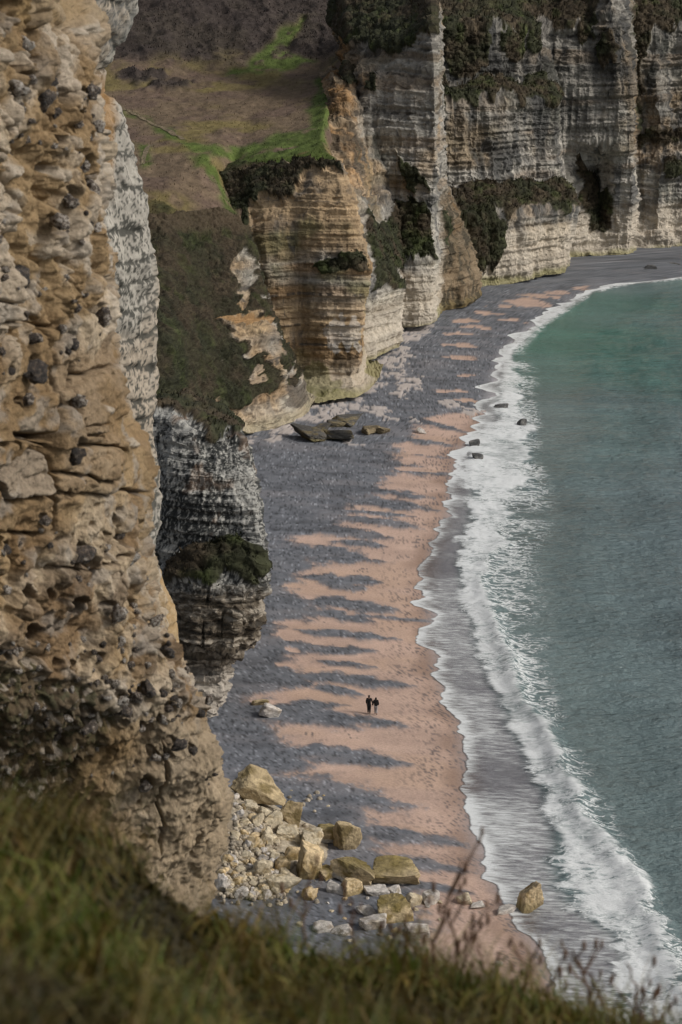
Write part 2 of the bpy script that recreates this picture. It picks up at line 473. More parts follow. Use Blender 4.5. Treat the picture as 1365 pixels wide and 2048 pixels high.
WC = mixc(WC, np.array([.175, .24, .238]), shallow * .6)
WC = mixc(WC, np.array([.055, .20, .150]), greens * .8)
WC = WC * (.75 + .5 * fbm(SX * .05, SY * .10, 9, 3, 67))[..., None]

m_sea, nt, bs, out = new_mat('sea_water')
vc = node(nt, 'ShaderNodeVertexColor', layer_name='col')
af = node(nt, 'ShaderNodeAttribute', attribute_name='foam'); at_tail = node(nt, 'ShaderNodeAttribute', attribute_name='tail'); am = node(nt, 'ShaderNodeAttribute', attribute_name='film')
pos = obj_coord(nt)
def mapped(scale):
    mp = node(nt, 'ShaderNodeMapping'); mp.inputs['Scale'].default_value = scale
    nt.links.new(pos, mp.inputs['Vector']); return mp.outputs[0]
n1 = node(nt, 'ShaderNodeTexNoise', Scale=1.0, Detail=6.0, Roughness=.62); nt.links.new(mapped((.8, 1.5, 1)), n1.inputs['Vector'])
n2 = node(nt, 'ShaderNodeTexNoise', Scale=1.0, Detail=5.0, Roughness=.7); nt.links.new(mapped((3.0, 7.0, 3)), n2.inputs['Vector'])
n0 = node(nt, 'ShaderNodeTexNoise', Scale=1.0, Detail=4.0, Roughness=.65, Distortion=.0); nt.links.new(mapped((.22, .75, 1)), n0.inputs['Vector'])
b0 = node(nt, 'ShaderNodeBump', Strength=1.0, Distance=1.0); nt.links.new(n0.outputs['Fac'], b0.inputs['Height'])
b1 = node(nt, 'ShaderNodeBump', Strength=1.0, Distance=.7); nt.links.new(n1.outputs['Fac'], b1.inputs['Height']); nt.links.new(b0.outputs[0], b1.inputs['Normal'])
nt.links.new(vc.outputs[0], bs.inputs['Base Color'])
bs.inputs['Roughness'].default_value = .10
bs.inputs['IOR'].default_value = 1.33
nt.links.new(b1.outputs[0], bs.inputs['Normal'])
film_sh = nt.nodes.new('ShaderNodeMixShader'); tr = nt.nodes.new('ShaderNodeBsdfTransparent'); gl = node(nt, 'ShaderNodeBsdfGlossy', Roughness=.28)
gl.inputs['Color'].default_value = (1, 1, 1, 1)
fr = node(nt, 'ShaderNodeFresnel', IOR=1.33)
b2 = node(nt, 'ShaderNodeBump', Strength=.6, Distance=.08); nt.links.new(n2.outputs['Fac'], b2.inputs['Height'])
nt.links.new(b2.outputs[0], gl.inputs['Normal']); nt.links.new(b2.outputs[0], fr.inputs['Normal'])
nt.links.new(fr.outputs[0], film_sh.inputs[0]); nt.links.new(tr.outputs[0], film_sh.inputs[1]); nt.links.new(gl.outputs[0], film_sh.inputs[2])
mixf = nt.nodes.new('ShaderNodeMixShader')
nt.links.new(am.outputs['Fac'], mixf.inputs[0]); nt.links.new(bs.outputs[0], mixf.inputs[1]); nt.links.new(film_sh.outputs[0], mixf.inputs[2])
fo = node(nt, 'ShaderNodeBsdfPrincipled', Roughness=.75); fo.inputs['Base Color'].default_value = (.74, .76, .76, 1)
fo.inputs['Specular IOR Level'].default_value = .15
b3 = node(nt, 'ShaderNodeBump', Strength=.8, Distance=.15); nt.links.new(n2.outputs['Fac'], b3.inputs['Height']); nt.links.new(b3.outputs[0], fo.inputs['Normal'])
# the foam is drawn out in lines up and down the beach and breaks into lace seaward
def M(op, a, b=None, c=None):
    n = node(nt, 'ShaderNodeMath', operation=op)
    for k, q in enumerate((a, b, c)):
        if q is None: continue
        if isinstance(q, (int, float)): n.inputs[k].default_value = q
        else: nt.links.new(q, n.inputs[k])
    return n.outputs[0]
def MR(x_, a, b):
    n = node(nt, 'ShaderNodeMapRange', interpolation_type='SMOOTHSTEP'); n.inputs['From Min'].default_value = a; n.inputs['From Max'].default_value = b
    nt.links.new(x_, n.inputs['Value']); return n.outputs[0]
nS = node(nt, 'ShaderNodeTexNoise', Scale=1.0, Detail=9.0, Roughness=.68, Distortion=.4); nt.links.new(mapped((.70, 2.9, 1)), nS.inputs['Vector'])
nW = node(nt, 'ShaderNodeTexNoise', Scale=1.0, Detail=6.0, Roughness=.55, Distortion=.8); nt.links.new(mapped((.55, .85, 1)), nW.inputs['Vector'])
nL = node(nt, 'ShaderNodeTexNoise', Scale=1.0, Detail=9.0, Roughness=.66, Distortion=1.2); nt.links.new(mapped((.75, 1.25, 1)), nL.inputs['Vector'])
n_mix = M('ADD', M('MULTIPLY', nS.outputs['Fac'], M('SUBTRACT', 1.0, at_tail.outputs['Fac'])), M('MULTIPLY', nL.outputs['Fac'], at_tail.outputs['Fac']))
f_s = MR(M('ADD', af.outputs['Fac'], M('MULTIPLY', M('ADD', n_mix, -.5), M('MULTIPLY_ADD', at_tail.outputs['Fac'], 1.0, 1.6))), .26, 1.0)
w_ = M('SUBTRACT', 1.0, M('ABSOLUTE', M('MULTIPLY_ADD', nW.outputs['Fac'], 2.0, -1.0)))
f_t = MR(M('ADD', w_, M('MULTIPLY', at_tail.outputs['Fac'], .16)), 1.0, 1.10)
f_t = M('MULTIPLY', f_t, MR(n2.outputs['Fac'], .38, .55))
mrf_out = M('MAXIMUM', f_s, f_t)
fin = nt.nodes.new('ShaderNodeMixShader')
nt.links.new(mrf_out, fin.inputs[0]); nt.links.new(mixf.outputs[0], fin.inputs[1]); nt.links.new(fo.outputs[0], fin.inputs[2])
nt.links.new(fin.outputs[0], out.inputs['Surface'])
me = raw_mesh('sea', np.stack([SX, SY, SZ], -1).reshape(-1, 3), grid_faces(*SX.shape, flip=True), True,
              {'col': WC.reshape(-1, 3), 'foam': fden.ravel(), 'tail': tail.ravel(), 'film': film.ravel()})
sea = link('sea', me, m_sea)
tag(sea, 'grey green sea breaking in white foam along the beach', 'sea', kind='structure')

# ================================================================== CLIFFS
def strata_shape(pt, amp=1.0, bed=1.5, flute=1.0, seed=100):
    """layered chalk: hard and soft beds, flutes, rubble"""
    P = pt.P; x, y, z = P[..., 0], P[..., 1], P[..., 2]
    zb = z + 1.6 * (fbm(x / 24, y / 24, z / 60, 3, seed) - .5)
    a = vnoise(zb / bed, x / 30, y / 30, seed + 1) - .5
    b = vnoise(zb / (bed * .3), x / 12, y / 12, seed + 2) - .5
    lump = fbm(x / 9, y / 9, z / 14, 4, seed + 3) - .5
    fl = ridged(x / 3.2, y / 3.2, z / 26, 3, seed + 4) - .5
    fine = fbm(x / 1.1, y / 1.1, z / .8, 3, seed + 5) - .5
    qn = vnoise(x / 4.5, y / 4.5, zb / (bed * .55), seed + 6) + .25 * vnoise(x / 1.3, y / 1.3, zb / (bed * .3), seed + 7)
    blk_ = .9 * (np.floor(qn * 4.5) / 4.5 - .5)
    d = amp * (1.1 * a + .75 * b + 2.2 * lump + flute * 1.5 * fl + .9 * fine + blk_)
    return d, zb
def chalk_color(pt, zb, warm=.3, dark=.4, green=.2, seed=200, pale_foot=4.0, tan=(.40, .29, .175), algae=.65):
    P = pt.P; x, y, z = P[..., 0], P[..., 1], P[..., 2]
    C = np.ones(P.shape) * np.array([.40, .375, .33])
    big = fbm(x / 14, y / 14, z / 10, 4, seed)
    C = mixc(C, np.array(tan), sstep(.62 - warm * .45, .80 - warm * .35, big))
    bandn = vnoise(zb / 1.1, x / 40, y / 40, seed + 1) * .6 + vnoise(zb / .38, x / 22, y / 22, seed + 2) * .4
    C = C * (.50 + .95 * bandn)[..., None]
    C = mixc(C, np.array([.27, .17, .085]), sstep(.62, .80, vnoise(zb / 1.9, x / 25, y / 25, seed + 8)) * (.25 + .6 * warm))
    st = fbm(x / 1.7, y / 1.7, z / 16, 4, seed + 3)                         # water stains running down
    stb = fbm(x / 9, y / 9, z / 9, 3, seed + 4)
    C = mixc(C, np.array([.095, .095, .092]), sstep(.46, .66, st * .55 + stb * .45 + (dark - .4) * .45) * min(1, .45 + dark))
    C = mixc(C, np.array([.145, .15, .06]), sstep(.5, .72, fbm(x / 8, y / 8, z / 5, 3, seed + 5)) * green)
    fl = vnoise(zb / .62, x / 50, y / 50, seed + 6)
    brk = fbm(x / 1.2, y / 1.2, z / 3, 3, seed + 7)
    C = mixc(C, np.array([.07, .065, .06]), sstep(.74, .84, fl) * sstep(.40, .56, brk) * .75)   # lines of flint
    jn = ridged(x / 1.1, y / 1.1, z / 9, 2, seed + 11)
    C = mixc(C, np.array([.08, .075, .07]), sstep(.86, .97, jn) * sstep(.45, .6, fbm(x / 3, y / 3, z / 2.5, 3, seed + 12)) * .8)      # vertical joints
    mot = fbm(x / .7, y / .7, z / .45, 3, seed + 13)
    C = C * (.62 + .76 * mot)[..., None]
    sp = rng.random(z.shape)
    C = np.where((sp < .04)[..., None], C * .6, C)
    foot = sstep(pale_foot + 2.5, pale_foot - 1.5, z + 3 * (stb - .5))
    C = mixc(C, np.array([.50, .44, .355]) * (.74 + .46 * bandn)[..., None], foot * .75)
    alg = sstep(3.6, 2.0, z + 2.5 * (fbm(x / 5, y / 5, 1, 3, seed + 9) - .5))
    C = mixc(C, np.array([.20, .19, .055]), alg * algae)
    return C
def veg_color(P, seed=300, brown=.4):
    x, y, z = P[..., 0], P[..., 1], P[..., 2]
    C = np.ones(P.shape) * np.array([.036, .038, .020])
    C = mixc(C, np.array([.058, .045, .029]), sstep(.55 - brown * .3, .75 - brown * .2, fbm(x / 5, y / 5, z / 5, 4, seed)))
    C = mixc(C, np.array([.050, .064, .020]), sstep(.55, .78, fbm(x / 3, y / 3, z / 3, 4, seed + 1)) * .6)
    C = C * (.5 + 1.0 * fbm(x / .8, y / .8, z / .8, 3, seed + 2))[..., None]
    return C
TUFTS = []        # (points, normals, colours, size) for the ground cover that hangs on the ledges
def finish_cliff(pt, d, C, veg, name, label, mat, vbump=.7, tuft=0.0, tuft_size=.5, seed=0, parent=None, brown=.4, vtint=None, clump=1.3, vdark=.9):
    P, N = pt.P, pt.N
    x, y, z = P[..., 0], P[..., 1], P[..., 2]
    soft = blur(blur(veg, 6, 0), 6, 1)
    veg = np.clip(blur(blur(veg, 1, 0), 1, 1) * .5 + soft * .5 + .55 * (fbm(x / 1.0, y / 1.0, z / 1.0, 3, 410 + seed) - .5) * 4 * soft * (1 - soft), 0, 1)
    d = d * (1 - .55 * veg) + veg * vbump * (.3 + 1.4 * (fbm(x / 1.6, y / 1.6, z / 1.6, 4, 400 + seed) - .3))
    VC = veg_color(P, 300 + seed, brown)
    vm_ = soft > .05
    for bs_, ba_ in ((clump, .55), (clump * .45, .25)):
        w1_, w2_, wi_ = worley(x[vm_] / bs_, y[vm_] / bs_, z[vm_] / bs_, 430 + seed)
        d[vm_] += veg[vm_] * bs_ * ba_ * np.sqrt(np.clip(1 - (w1_ / .85) ** 2, 0, 1))
        VC[vm_] = VC[vm_] * (.70 + .65 * wi_)[:, None]
    if vtint is not None: VC = mixc(VC, *vtint(pt))
    VC = VC * vdark
    C = mixc(C, VC, sstep(.35, .6, veg))
    pt.P = P + N * d[..., None]
    if tuft > 0:
        m = rng.random(veg.shape) < tuft * np.clip(soft * 1.25, 0, 1) ** 1.3
        TUFTS.append((pt.P[m], N[m], VC[m], tuft_size * .7))
    o = pt.build(name, C, mat, parent, smooth=False)
    tag(o, label, 'cliff', kind='structure')
    return o
mat_chalk = surface_mat('weathered_chalk', .9, .20, .30, 1.6)
mat_chalk_mid = surface_mat('weathered_chalk_midground', 2.2, .22, .14, 3.5)
mat_turf = surface_mat('rough_turf', 1.2, .28, .35, 1.4, rough=.95, spec=.1)

# ---- far wall of the bay with its ledges and pillars
F = [
 [(900,600,432),(900,445,434),(895,375,448),(890,288,449),(882,205,450),(879,155,464),(875,56,468),(875,-110,515)],
 [(945,585,431),(945,438,433),(935,372,448),(920,287,450),(900,205,451),(895,155,464),(892,57,468),(892,-110,515)],
 [(1000,572,434),(1000,432,436),(995,369,451),(990,285,453),(985,205,454),(985,150,467),(980,58,470),(980,-110,515)],
 [(1075,554,443),(1080,425,445),(1075,366,458),(1060,284,459),(1060,205,459),(1058,150,471),(1055,60,475),(1050,-110,515)],
 [(1120,544,450),(1149,420,453),(1122,366,462),(1112,290,463),(1114,203,463),(1086,150,473),(1084,70,478),(1080,-110,515)],
 [(1138,520,472),(1146,420,475),(1128,345,477),(1122,282,477),(1118,200,477),(1105,140,479),(1105,64,481),(1105,-110,515)],
 [(1160,514,475),(1158,420,479),(1152,345,484),(1150,284,478),(1148,200,477),(1142,140,478),(1140,58,481),(1140,-110,510)],
 [(1200,512,476),(1200,420,486),(1198,345,490),(1196,282,478),(1190,200,478),(1185,140,479),(1180,60,482),(1180,-110,510)],
 [(1240,510,478),(1232,420,480),(1230,340,480),(1232,280,477),(1236,200,476),(1236,130,477),(1222,5,480),(1222,-110,498)],
 [(1265,507,479),(1269,420,479),(1267,345,479),(1265,280,478),(1262,200,477),(1257,140,478),(1250,60,481),(1245,-110,500)],
 [(1277,503,486),(1280,420,494),(1277,345,496),(1274,282,500),(1271,200,501),(1268,140,502),(1263,60,504),(1262,-110,522)],
 [(1315,500,489),(1318,420,490),(1322,345,492),(1328,282,499),(1316,200,497),(1312,140,500),(1312,58,505),(1312,-110,525)],
 [(1345,497,490),(1340,420,494),(1345,345,493),(1350,282,500),(1345,200,503),(1345,140,505),(1345,60,507),(1345,-110,530)],
 [(1420,490,496),(1420,420,496),(1420,345,497),(1420,282,500),(1420,200,505),(1420,140,507),(1420,60,509),(1420,-110,530)],
 [(1620,480,500),(1620,420,500),(1620,345,502),(1620,282,505),(1620,200,507),(1620,140,509),(1620,60,512),(1620,-110,535)]]
pt = Patch(lattice(F), 470, 340, 2, 3)
d, zb = strata_shape(pt, 1.0, 1.9, 1.2, 110)
d = d + 3.0 * (fbm(pt.P[..., 0] / 13, pt.P[..., 1] / 13, pt.P[..., 2] / 30, 3, 117) - .5)
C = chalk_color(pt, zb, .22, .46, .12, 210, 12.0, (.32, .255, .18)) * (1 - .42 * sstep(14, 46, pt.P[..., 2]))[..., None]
pu, pv = pt.pu, pt.pv
veg = np.zeros(pu.shape)
for poly in [[(880,155),(900,175),(960,160),(1040,172),(1090,150),(1118,190),(1112,205),(1000,196),(905,203),(880,215)],       # slope above the wall
             [(910,375),(940,366),(1080,362),(1110,345),(1150,410),(1148,424),(1080,420),(1000,430),(930,450),(920,410)],
             [(885,380),(935,430),(1010,440),(1020,470),(1000,520),(960,565),(930,560)],
             [(860,-110),(1000,-110),(1050,-110),(1250,-110),(1240,-10),(1200,-10),(1195,60),(1150,40),(1130,62),(1075,40),(1060,62),(1000,50),(880,66)],
             [(870,40),(980,40),(975,140),(930,160),(880,100)],[(1000,60),(1050,60),(1045,110),(1020,130),(1000,100)],
             [(1050,50),(1075,60),(1075,112),(1055,110)],[(1150,60),(1185,62),(1175,95),(1160,90)],
             [(1196,70),(1228,72),(1230,120),(1212,135),(1198,110)],[(1262,-110),(1620,-110),(1620,50),(1345,62),(1300,50),(1290,120),(1272,200),(1264,100)],
             [(1268,140),(1288,150),(1282,230),(1290,262),(1340,262),(1420,255),(1420,282),(1275,290)],[(1325,330),(1370,318),(1375,345),(1330,352)],
             [(1152,320),(1165,312),(1180,330),(1195,400),(1222,380),(1228,400),(1220,460),(1190,472),(1172,440)]]:  # last outline: shade of the cave recess, painted in with the vegetation colour
    veg = np.maximum(veg, pt.region(poly, 7, .07, 5))
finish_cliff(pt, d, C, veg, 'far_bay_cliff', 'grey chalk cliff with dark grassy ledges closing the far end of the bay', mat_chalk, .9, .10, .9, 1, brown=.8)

# ---- pillared cliff between the plateau and the far bay
D = [
 [(690,748,331),(690,640,334),(690,520,342),(680,440,350),(665,350,362),(648,272,372),(655,195,398),(640,155,425),(640,140,450)],
 [(735,722,338),(728,640,339),(730,577,341),(722,470,351),(708,360,364),(690,280,372),(672,190,392),(668,158,402),(660,135,440)],
 [(765,709,344),(752,640,344),(750,575,345),(735,470,354),(718,360,366),(704,280,374),(694,192,390),(686,162,400),(680,138,440)],
 [(798,694,352),(797,640,352),(800,578,354),(765,500,363),(727,400,373),(716,300,379),(706,207,390),(694,165,402),(690,128,430)],
 [(802,668,366),(803,620,369),(803,560,372),(780,470,378),(745,390,384),(735,300,388),(718,205,398),(700,110,412),(660,40,450)],
 [(797,655,374),(797,600,375),(800,527,377),(790,415,388),(765,330,389),(745,250,393),(725,170,397),(708,95,410),(680,-60,450)],
 [(832,654,374),(830,600,375),(832,525,377),(828,408,387),(800,330,388),(785,250,392),(765,170,396),(755,95,405),(750,-80,450)],
 [(852,650,375),(850,600,376),(850,525,378),(850,405,385),(845,330,387),(840,250,389),(830,170,392),(830,80,399),(830,-80,450)],
 [(866,645,377),(863,600,377),(864,525,379),(866,420,384),(872,350,386),(873,250,388),(871,150,390),(867,60,394),(862,-80,440)],
 [(872,638,388),(868,590,392),(870,520,395),(874,420,396),(877,350,397),(878,250,398),(877,150,400),(872,50,402),(866,-80,445)],
 [(885,623,398),(882,580,398),(888,520,399),(884,430,400),(880,368,401),(879,250,402),(879,150,404),(876,50,406),(870,-80,448)],
 [(935,613,402),(922,570,402),(912,500,403),(898,430,404),(884,366,405),(880,250,406),(880,150,408),(877,50,410),(872,-80,450)],
 [(960,595,411),(957,560,412),(938,490,412),(914,430,412),(889,370,413),(881,250,414),(880,150,415),(877,50,417),(873,-80,452)],
 [(955,575,432),(950,540,432),(930,470,435),(905,400,436),(888,350,437),(878,250,438),(876,150,440),(872,50,442),(870,-80,470)]]
pt = Patch(lattice(D), 330, 400, 2, 3)
d, zb = strata_shape(pt, .8, 1.6, 1.2, 120)
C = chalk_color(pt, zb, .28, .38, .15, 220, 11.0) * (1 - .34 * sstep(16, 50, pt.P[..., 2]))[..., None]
warmL = sstep(740, 690, pt.pu)
C = mixc(C, C * np.array([.98, .80, .60]), warmL)
warmE = sstep(872, 890, pt.pu) * sstep(330, 420, pt.pv)
C = mixc(C, np.array([.155, .118, .072]) * (.4 + 1.2 * fbm(pt.P[..., 0] / 2, pt.P[..., 1] / 2, pt.P[..., 2] / 5, 3, 225))[..., None], warmE * .5)
C = mixc(C, C * np.array([.70, .62, .52]), warmE)
C = mixc(C, np.array([.05, .045, .032]), warmE * sstep(.50, .62, fbm(pt.P[..., 0] / 1.2, pt.P[..., 1] / 1.2, pt.P[..., 2] / 3.5, 4, 226)) * .8)
veg = np.zeros(pt.pu.shape)
for poly in [[(726,410),(780,420),(835,395),(862,430),(864,520),(800,525),(740,520),(728,470)],[(716,460),(735,475),(790,560),(800,578),(745,580),(738,540)],
             [(640,60),(700,95),(740,92),(775,115),(830,90),(866,70),(866,-90),(620,-90)],[(790,290),(805,330),(858,365),(862,380),(820,380),(796,330)],
             [(738,140),(757,150),(758,185),(736,182)],[(884,420),(892,430),(890,480),(884,500)],[(690,120),(712,150),(700,180),(688,160)]]:
    veg = np.maximum(veg, pt.region(poly, 5, .08, 6))
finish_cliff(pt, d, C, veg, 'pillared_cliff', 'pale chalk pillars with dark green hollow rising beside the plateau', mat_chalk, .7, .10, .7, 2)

# ---- banded headland under the plateau
B = [
 [(440,826,310),(440,780,318),(440,640,319),(440,540,320),(440,450,322),(440,400,330),(440,350,340)],
 [(490,822,308),(490,772,316),(490,640,317),(490,540,318),(490,450,320),(488,395,328),(482,340,339)],
 [(548,815,306),(540,765,314),(538,640,315),(535,540,316),(530,450,318),(522,385,325),(512,333,336)],
 [(610,812,303),(606,755,314),(602,640,316),(598,540,317),(590,450,318),(582,390,322),(572,328,332)],
 [(655,806,305),(652,752,313),(650,650,314),(648,540,315),(640,450,316),(632,390,319),(615,322,329)],
 [(712,796,308),(704,752,313),(700,650,314),(708,537,315),(698,450,316),(686,390,318),(664,320,326)],
 [(736,782,313),(723,752,315),(720,650,315),(737,533,316),(719,450,317),(706,390,319),(684,328,325)],
 [(758,758,322),(730,742,326),(722,650,327),(738,530,328),(718,450,329),(705,385,331),(683,322,334)],
 [(768,730,338),(735,720,345),(720,640,348),(730,520,350),(710,440,352),(700,380,354),(680,318,356)]]
pt = Patch(lattice(B), 280, 300, 1, 3)
d, zb = strata_shape(pt, .55, 1.2, .7, 130)
C = chalk_color(pt, zb, .80, .24, .5, 230, 5.0)
x, y, z = pt.P[..., 0], pt.P[..., 1], pt.P[..., 2]
low = pt.region([(590,790),(610,730),(650,725),(655,760),(700,770),(640,790)], 5, .08, 2)
C = mixc(C, np.array([.16, .155, .055]), blur(low, 3, 0) * .6)
dk = pt.region([(650,690),(690,672),(722,668),(722,745),(680,748),(655,725)], 6, .08, 3)
C = mixc(C, C * .35, dk * sstep(.35, .6, fbm(x / .9, y / .9, z / 1.4, 3, 235)))
wh = pt.region([(650,640),(722,640),(722,700),(690,690),(660,700)], 8, .08, 4)
C = mixc(C, np.array([.46, .44, .41]), wh * .55)
veg = np.zeros(pt.pu.shape)
for poly in [[(440,345),(520,335),(600,328),(690,326),(688,345),(640,340),(600,352),(590,390),(560,402),(530,385),(500,420),(480,460),(450,440)],
             [(625,532),(660,515),(700,505),(712,492),(735,520),(738,538),(690,540),(640,540)],[(455,430),(500,430),(505,520),(455,560)]]:
    veg = np.maximum(veg, pt.region(poly, 5, .08, 7))
finish_cliff(pt, d, C, veg, 'banded_headland', 'tan headland of thin horizontal chalk beds under the grassy plateau', mat_chalk, .6, .12, .6, 3)

# ---- overgrown slope with bare spurs between the headlands
A = [
 [(-80,960,228),(-80,910,230),(-80,750,248),(-80,560,276),(-80,440,298)],
 [(60,945,232),(60,895,234),(60,735,252),(60,550,278),(60,434,299)],
 [(180,930,238),(180,880,240),(180,720,256),(180,540,280),(180,430,300)],
 [(250,905,248),(250,860,250),(250,700,264),(250,520,286),(250,425,302)],
 [(330,890,258),(330,840,261),(330,690,270),(330,545,287),(330,440,302)],
 [(390,882,270),(390,825,273),(385,690,281),(380,555,294),(372,430,306)],
 [(440,874,278),(440,812,281),(430,690,287),(415,560,299),(405,425,310)],
 [(500,868,284),(500,800,286),(490,700,292),(465,560,302),(445,425,313)],
 [(545,858,288),(540,785,290),(522,670,297),(490,548,305),(470,440,315)],
 [(585,845,291),(566,785,294),(543,660,300),(506,540,308),(484,455,316)],
 [(612,830,298),(590,790,302),(550,660,310),(509,533,318),(487,452,326)],
 [(628,806,306),(605,768,312),(552,650,322),(510,525,332),(488,448,340)]]
pt = Patch(lattice(A), 280, 270, 2, 2)
d, zb = strata_shape(pt, .85, 1.4, .6, 140)
C = chalk_color(pt, zb, .60, .30, .1, 240, 3.0, algae=.25) * .92
C = mixc(C, C * .35, sstep(.56, .70, fbm(pt.P[..., 0] / .8, pt.P[..., 1] / .8, pt.P[..., 2] / .5, 4, 247)) * .7)
spur = np.zeros(pt.pu.shape)
for poly in [[(462,520),(480,500),(500,520),(503,548),(470,548),(455,540)],[(470,560),(500,545),(510,560),(490,585),(488,625),(470,612),(478,588)],[(415,648),(470,634),(535,640),(545,660),(548,745),(530,735),(520,710),(485,715),(475,690),(450,660)],
             [(425,815),(470,822),(500,800),(548,790),(556,760),(600,760),(640,810),(640,880),(480,880),(440,850)],[(545,735),(560,742),(570,790),(552,780)]]:
    spur = np.maximum(spur, pt.region(poly, 4, .09, 8))
ridge_ = sstep(430, 500, pt.pu + .25 * (pt.pv - 600)) * sstep(440, 500, pt.pv)
spur = np.maximum(spur, ridge_ * (fbm(pt.P[..., 0] / 5, pt.P[..., 1] / 5, zb / 1.3, 4, 245) > .60))
och = pt.region([(415,648),(470,634),(540,640),(540,652),(470,648)], 3, .1, 9)
C = mixc(C, np.array([.33, .20, .09]), och * .8)
brn = pt.region([(570,770),(600,765),(612,800),(590,825),(572,810)], 4, .1, 9)
C = mixc(C, np.array([.10, .085, .07]), brn * .8)
veg = 1 - spur
shelf = pt.region([(415,655),(540,652),(540,668),(440,668)], 3, .1, 10)
dg = (pt.P[..., 0] * .85 + pt.P[..., 2] * .75)
d = d + spur * .5 + (1 - spur) * (3.2 * (ridged(dg / 13, pt.P[..., 1] / 60, 0, 3, 248) - .55) + 1.2 * (ridged(dg / 3.5, pt.P[..., 1] / 25, pt.P[..., 2] / 30, 3, 249) - .5))
finish_cliff(pt, d, C, veg, 'overgrown_slope', 'dark overgrown slope with bare white chalk spurs', mat_chalk, .9, .20, .28, 4, clump=.6, vdark=.72,
             vtint=lambda q: (np.array([.115, .086, .055]), .22 * sstep(.40, .65, fbm(q.P[..., 0] / 6 + q.P[..., 2] / 9, q.P[..., 1] / 6, q.P[..., 2] / 3, 4, 246)) + .70 * sstep(.40, .75, fbm(q.P[..., 0] / 3, q.P[..., 1] / 3, q.P[..., 2] / 3, 4, 244) * .6 + .6 * sstep(520, 425, q.pv))))

# ---- dark grey headland in the middle distance
M = [
 [(20,1440,186),(20,1340,186),(20,1290,186),(20,1180,186),(20,1110,187),(20,960,188),(20,850,190),(20,800,200)],
 [(180,1440,176),(180,1340,176),(180,1290,175),(180,1180,175),(180,1110,177),(180,960,178),(180,840,180),(180,790,190)],
 [(280,1442,168),(280,1340,170),(280,1290,168),(280,1180,168),(280,1120,171),(280,960,172),(280,830,174),(280,792,184)],
 [(340,1440,166),(340,1340,168),(345,1285,166),(345,1185,166),(345,1130,170),(335,960,171),(333,832,173),(330,795,184)],
 [(385,1436,166),(385,1340,168),(390,1285,165),(390,1180,165),(390,1100,169),(380,960,170),(375,855,172),(370,797,187)],
 [(415,1436,166),(420,1341,168),(430,1290,165),(432,1180,165),(432,1085,169),(418,960,170),(410,878,172),(400,802,190)],
 [(438,1430,167),(446,1338,168),(470,1296,165),(478,1180,165),(478,1076,169),(460,960,170),(452,884,173),(435,815,192)],
 [(448,1410,169),(456,1334,169),(506,1280,167),(522,1200,166),(522,1092,168),(500,960,171),(482,884,173),(470,858,188)],
 [(455,1392,173),(458,1330,172),(513,1272,169),(532,1180,168),(532,1108,170),(512,960,173),(489,882,175),(480,866,190)],
 [(440,1380,184),(446,1325,184),(500,1268,184),(522,1175,184),(524,1105,185),(505,960,188),(484,884,190),(476,868,197)],
 [(380,1300,215),(380,1260,215),(400,1230,215),(400,1150,215),(400,1080,216),(400,960,218),(390,890,220),(380,860,222)]]
pt = Patch(lattice(M), 290, 400, 2, 3)
x, y, z = pt.P[..., 0], pt.P[..., 1], pt.P[..., 2]
d, zb = strata_shape(pt, .45, 1.0, 1.0, 150)
vn = ridged(x / .9, y / .9, z / 2.4, 3, 155)
lowb = sstep(1150, 1210, pt.pv)
d = d + (.36 * (vn - .5) + .22 * (fbm(x / .35, y / .35, z / .3, 3, 164) - .5)) * (1 - lowb) + lowb * (.60 * (vnoise(zb / .75, x / 6, y / 6, 156) - .5) + 1.3 * (fbm(x / 1.5, y / 1.5, z / 1.1, 4, 166) - .5) + .7 * (np.floor(vnoise(x / .9, y / .9, z / .45, 167) * 4) / 4 - .4) - .5 * sstep(.82, .97, ridged(x / 1.6, y / 1.6, z / 5, 2, 168)))
C = np.ones(pt.P.shape) * np.array([.30, .295, .275])
lich = fbm(x / .22, y / .22, z / .36, 4, 157, .65) * .62 + fbm(x / 3, y / 3, z / 4, 3, 158) * .38
C = mixc(C, np.array([.040, .042, .041]), sstep(.43, .53, lich))
C = mixc(C, np.array([.46, .45, .41]), sstep(.57, .68, fbm(x / .17, y / .17, z / .6, 4, 159, .6)) * .85)
C = mixc(C, np.array([.22, .14, .09]), sstep(.62, .75, fbm(x / 1.6, y / 1.6, z / 2.5, 3, 160)) * .4)
band = vnoise(zb / .5, x / 30, y / 30, 161) * .6 + vnoise(zb / .2, x / 14, y / 14, 162) * .4
band = band + .55 * (fbm(x / .5, y / .5, z / .25, 4, 165, .6) - .5)
CL = mixc(np.ones(pt.P.shape) * np.array([.105, .085, .062]), np.array([.33, .29, .235]), sstep(.52, .70, band))
CL = mixc(CL, np.array([.035, .031, .026]), sstep(.48, .36, band) * .85)
C = mixc(C, CL, lowb)
foot = sstep(1325, 1350, pt.pv)
C = mixc(C, np.array([.40, .36, .31]) * (.7 + .6 * fbm(x / .6, y / .6, z / .6, 3, 163))[..., None], foot * .85)
veg = np.zeros(pt.pu.shape)
for poly in [[(338,1165),(350,1130),(385,1100),(430,1078),(480,1074),(515,1090),(526,1120),(522,1170),(490,1166),(450,1150),(420,1168),(385,1165)],
             [(300,800),(330,795),(400,800),(440,812),(486,868),(478,884),(440,870),(430,892),(405,885),(380,850),(340,832),(300,830)]]:
    veg = np.maximum(veg, pt.region(poly, 6, .06, 11))
finish_cliff(pt, d, C, veg, 'dark_headland', 'dark grey lichen streaked chalk headland undercut above the shingle', mat_chalk_mid, .55, .14, .45, 5, brown=.6, clump=1.2)

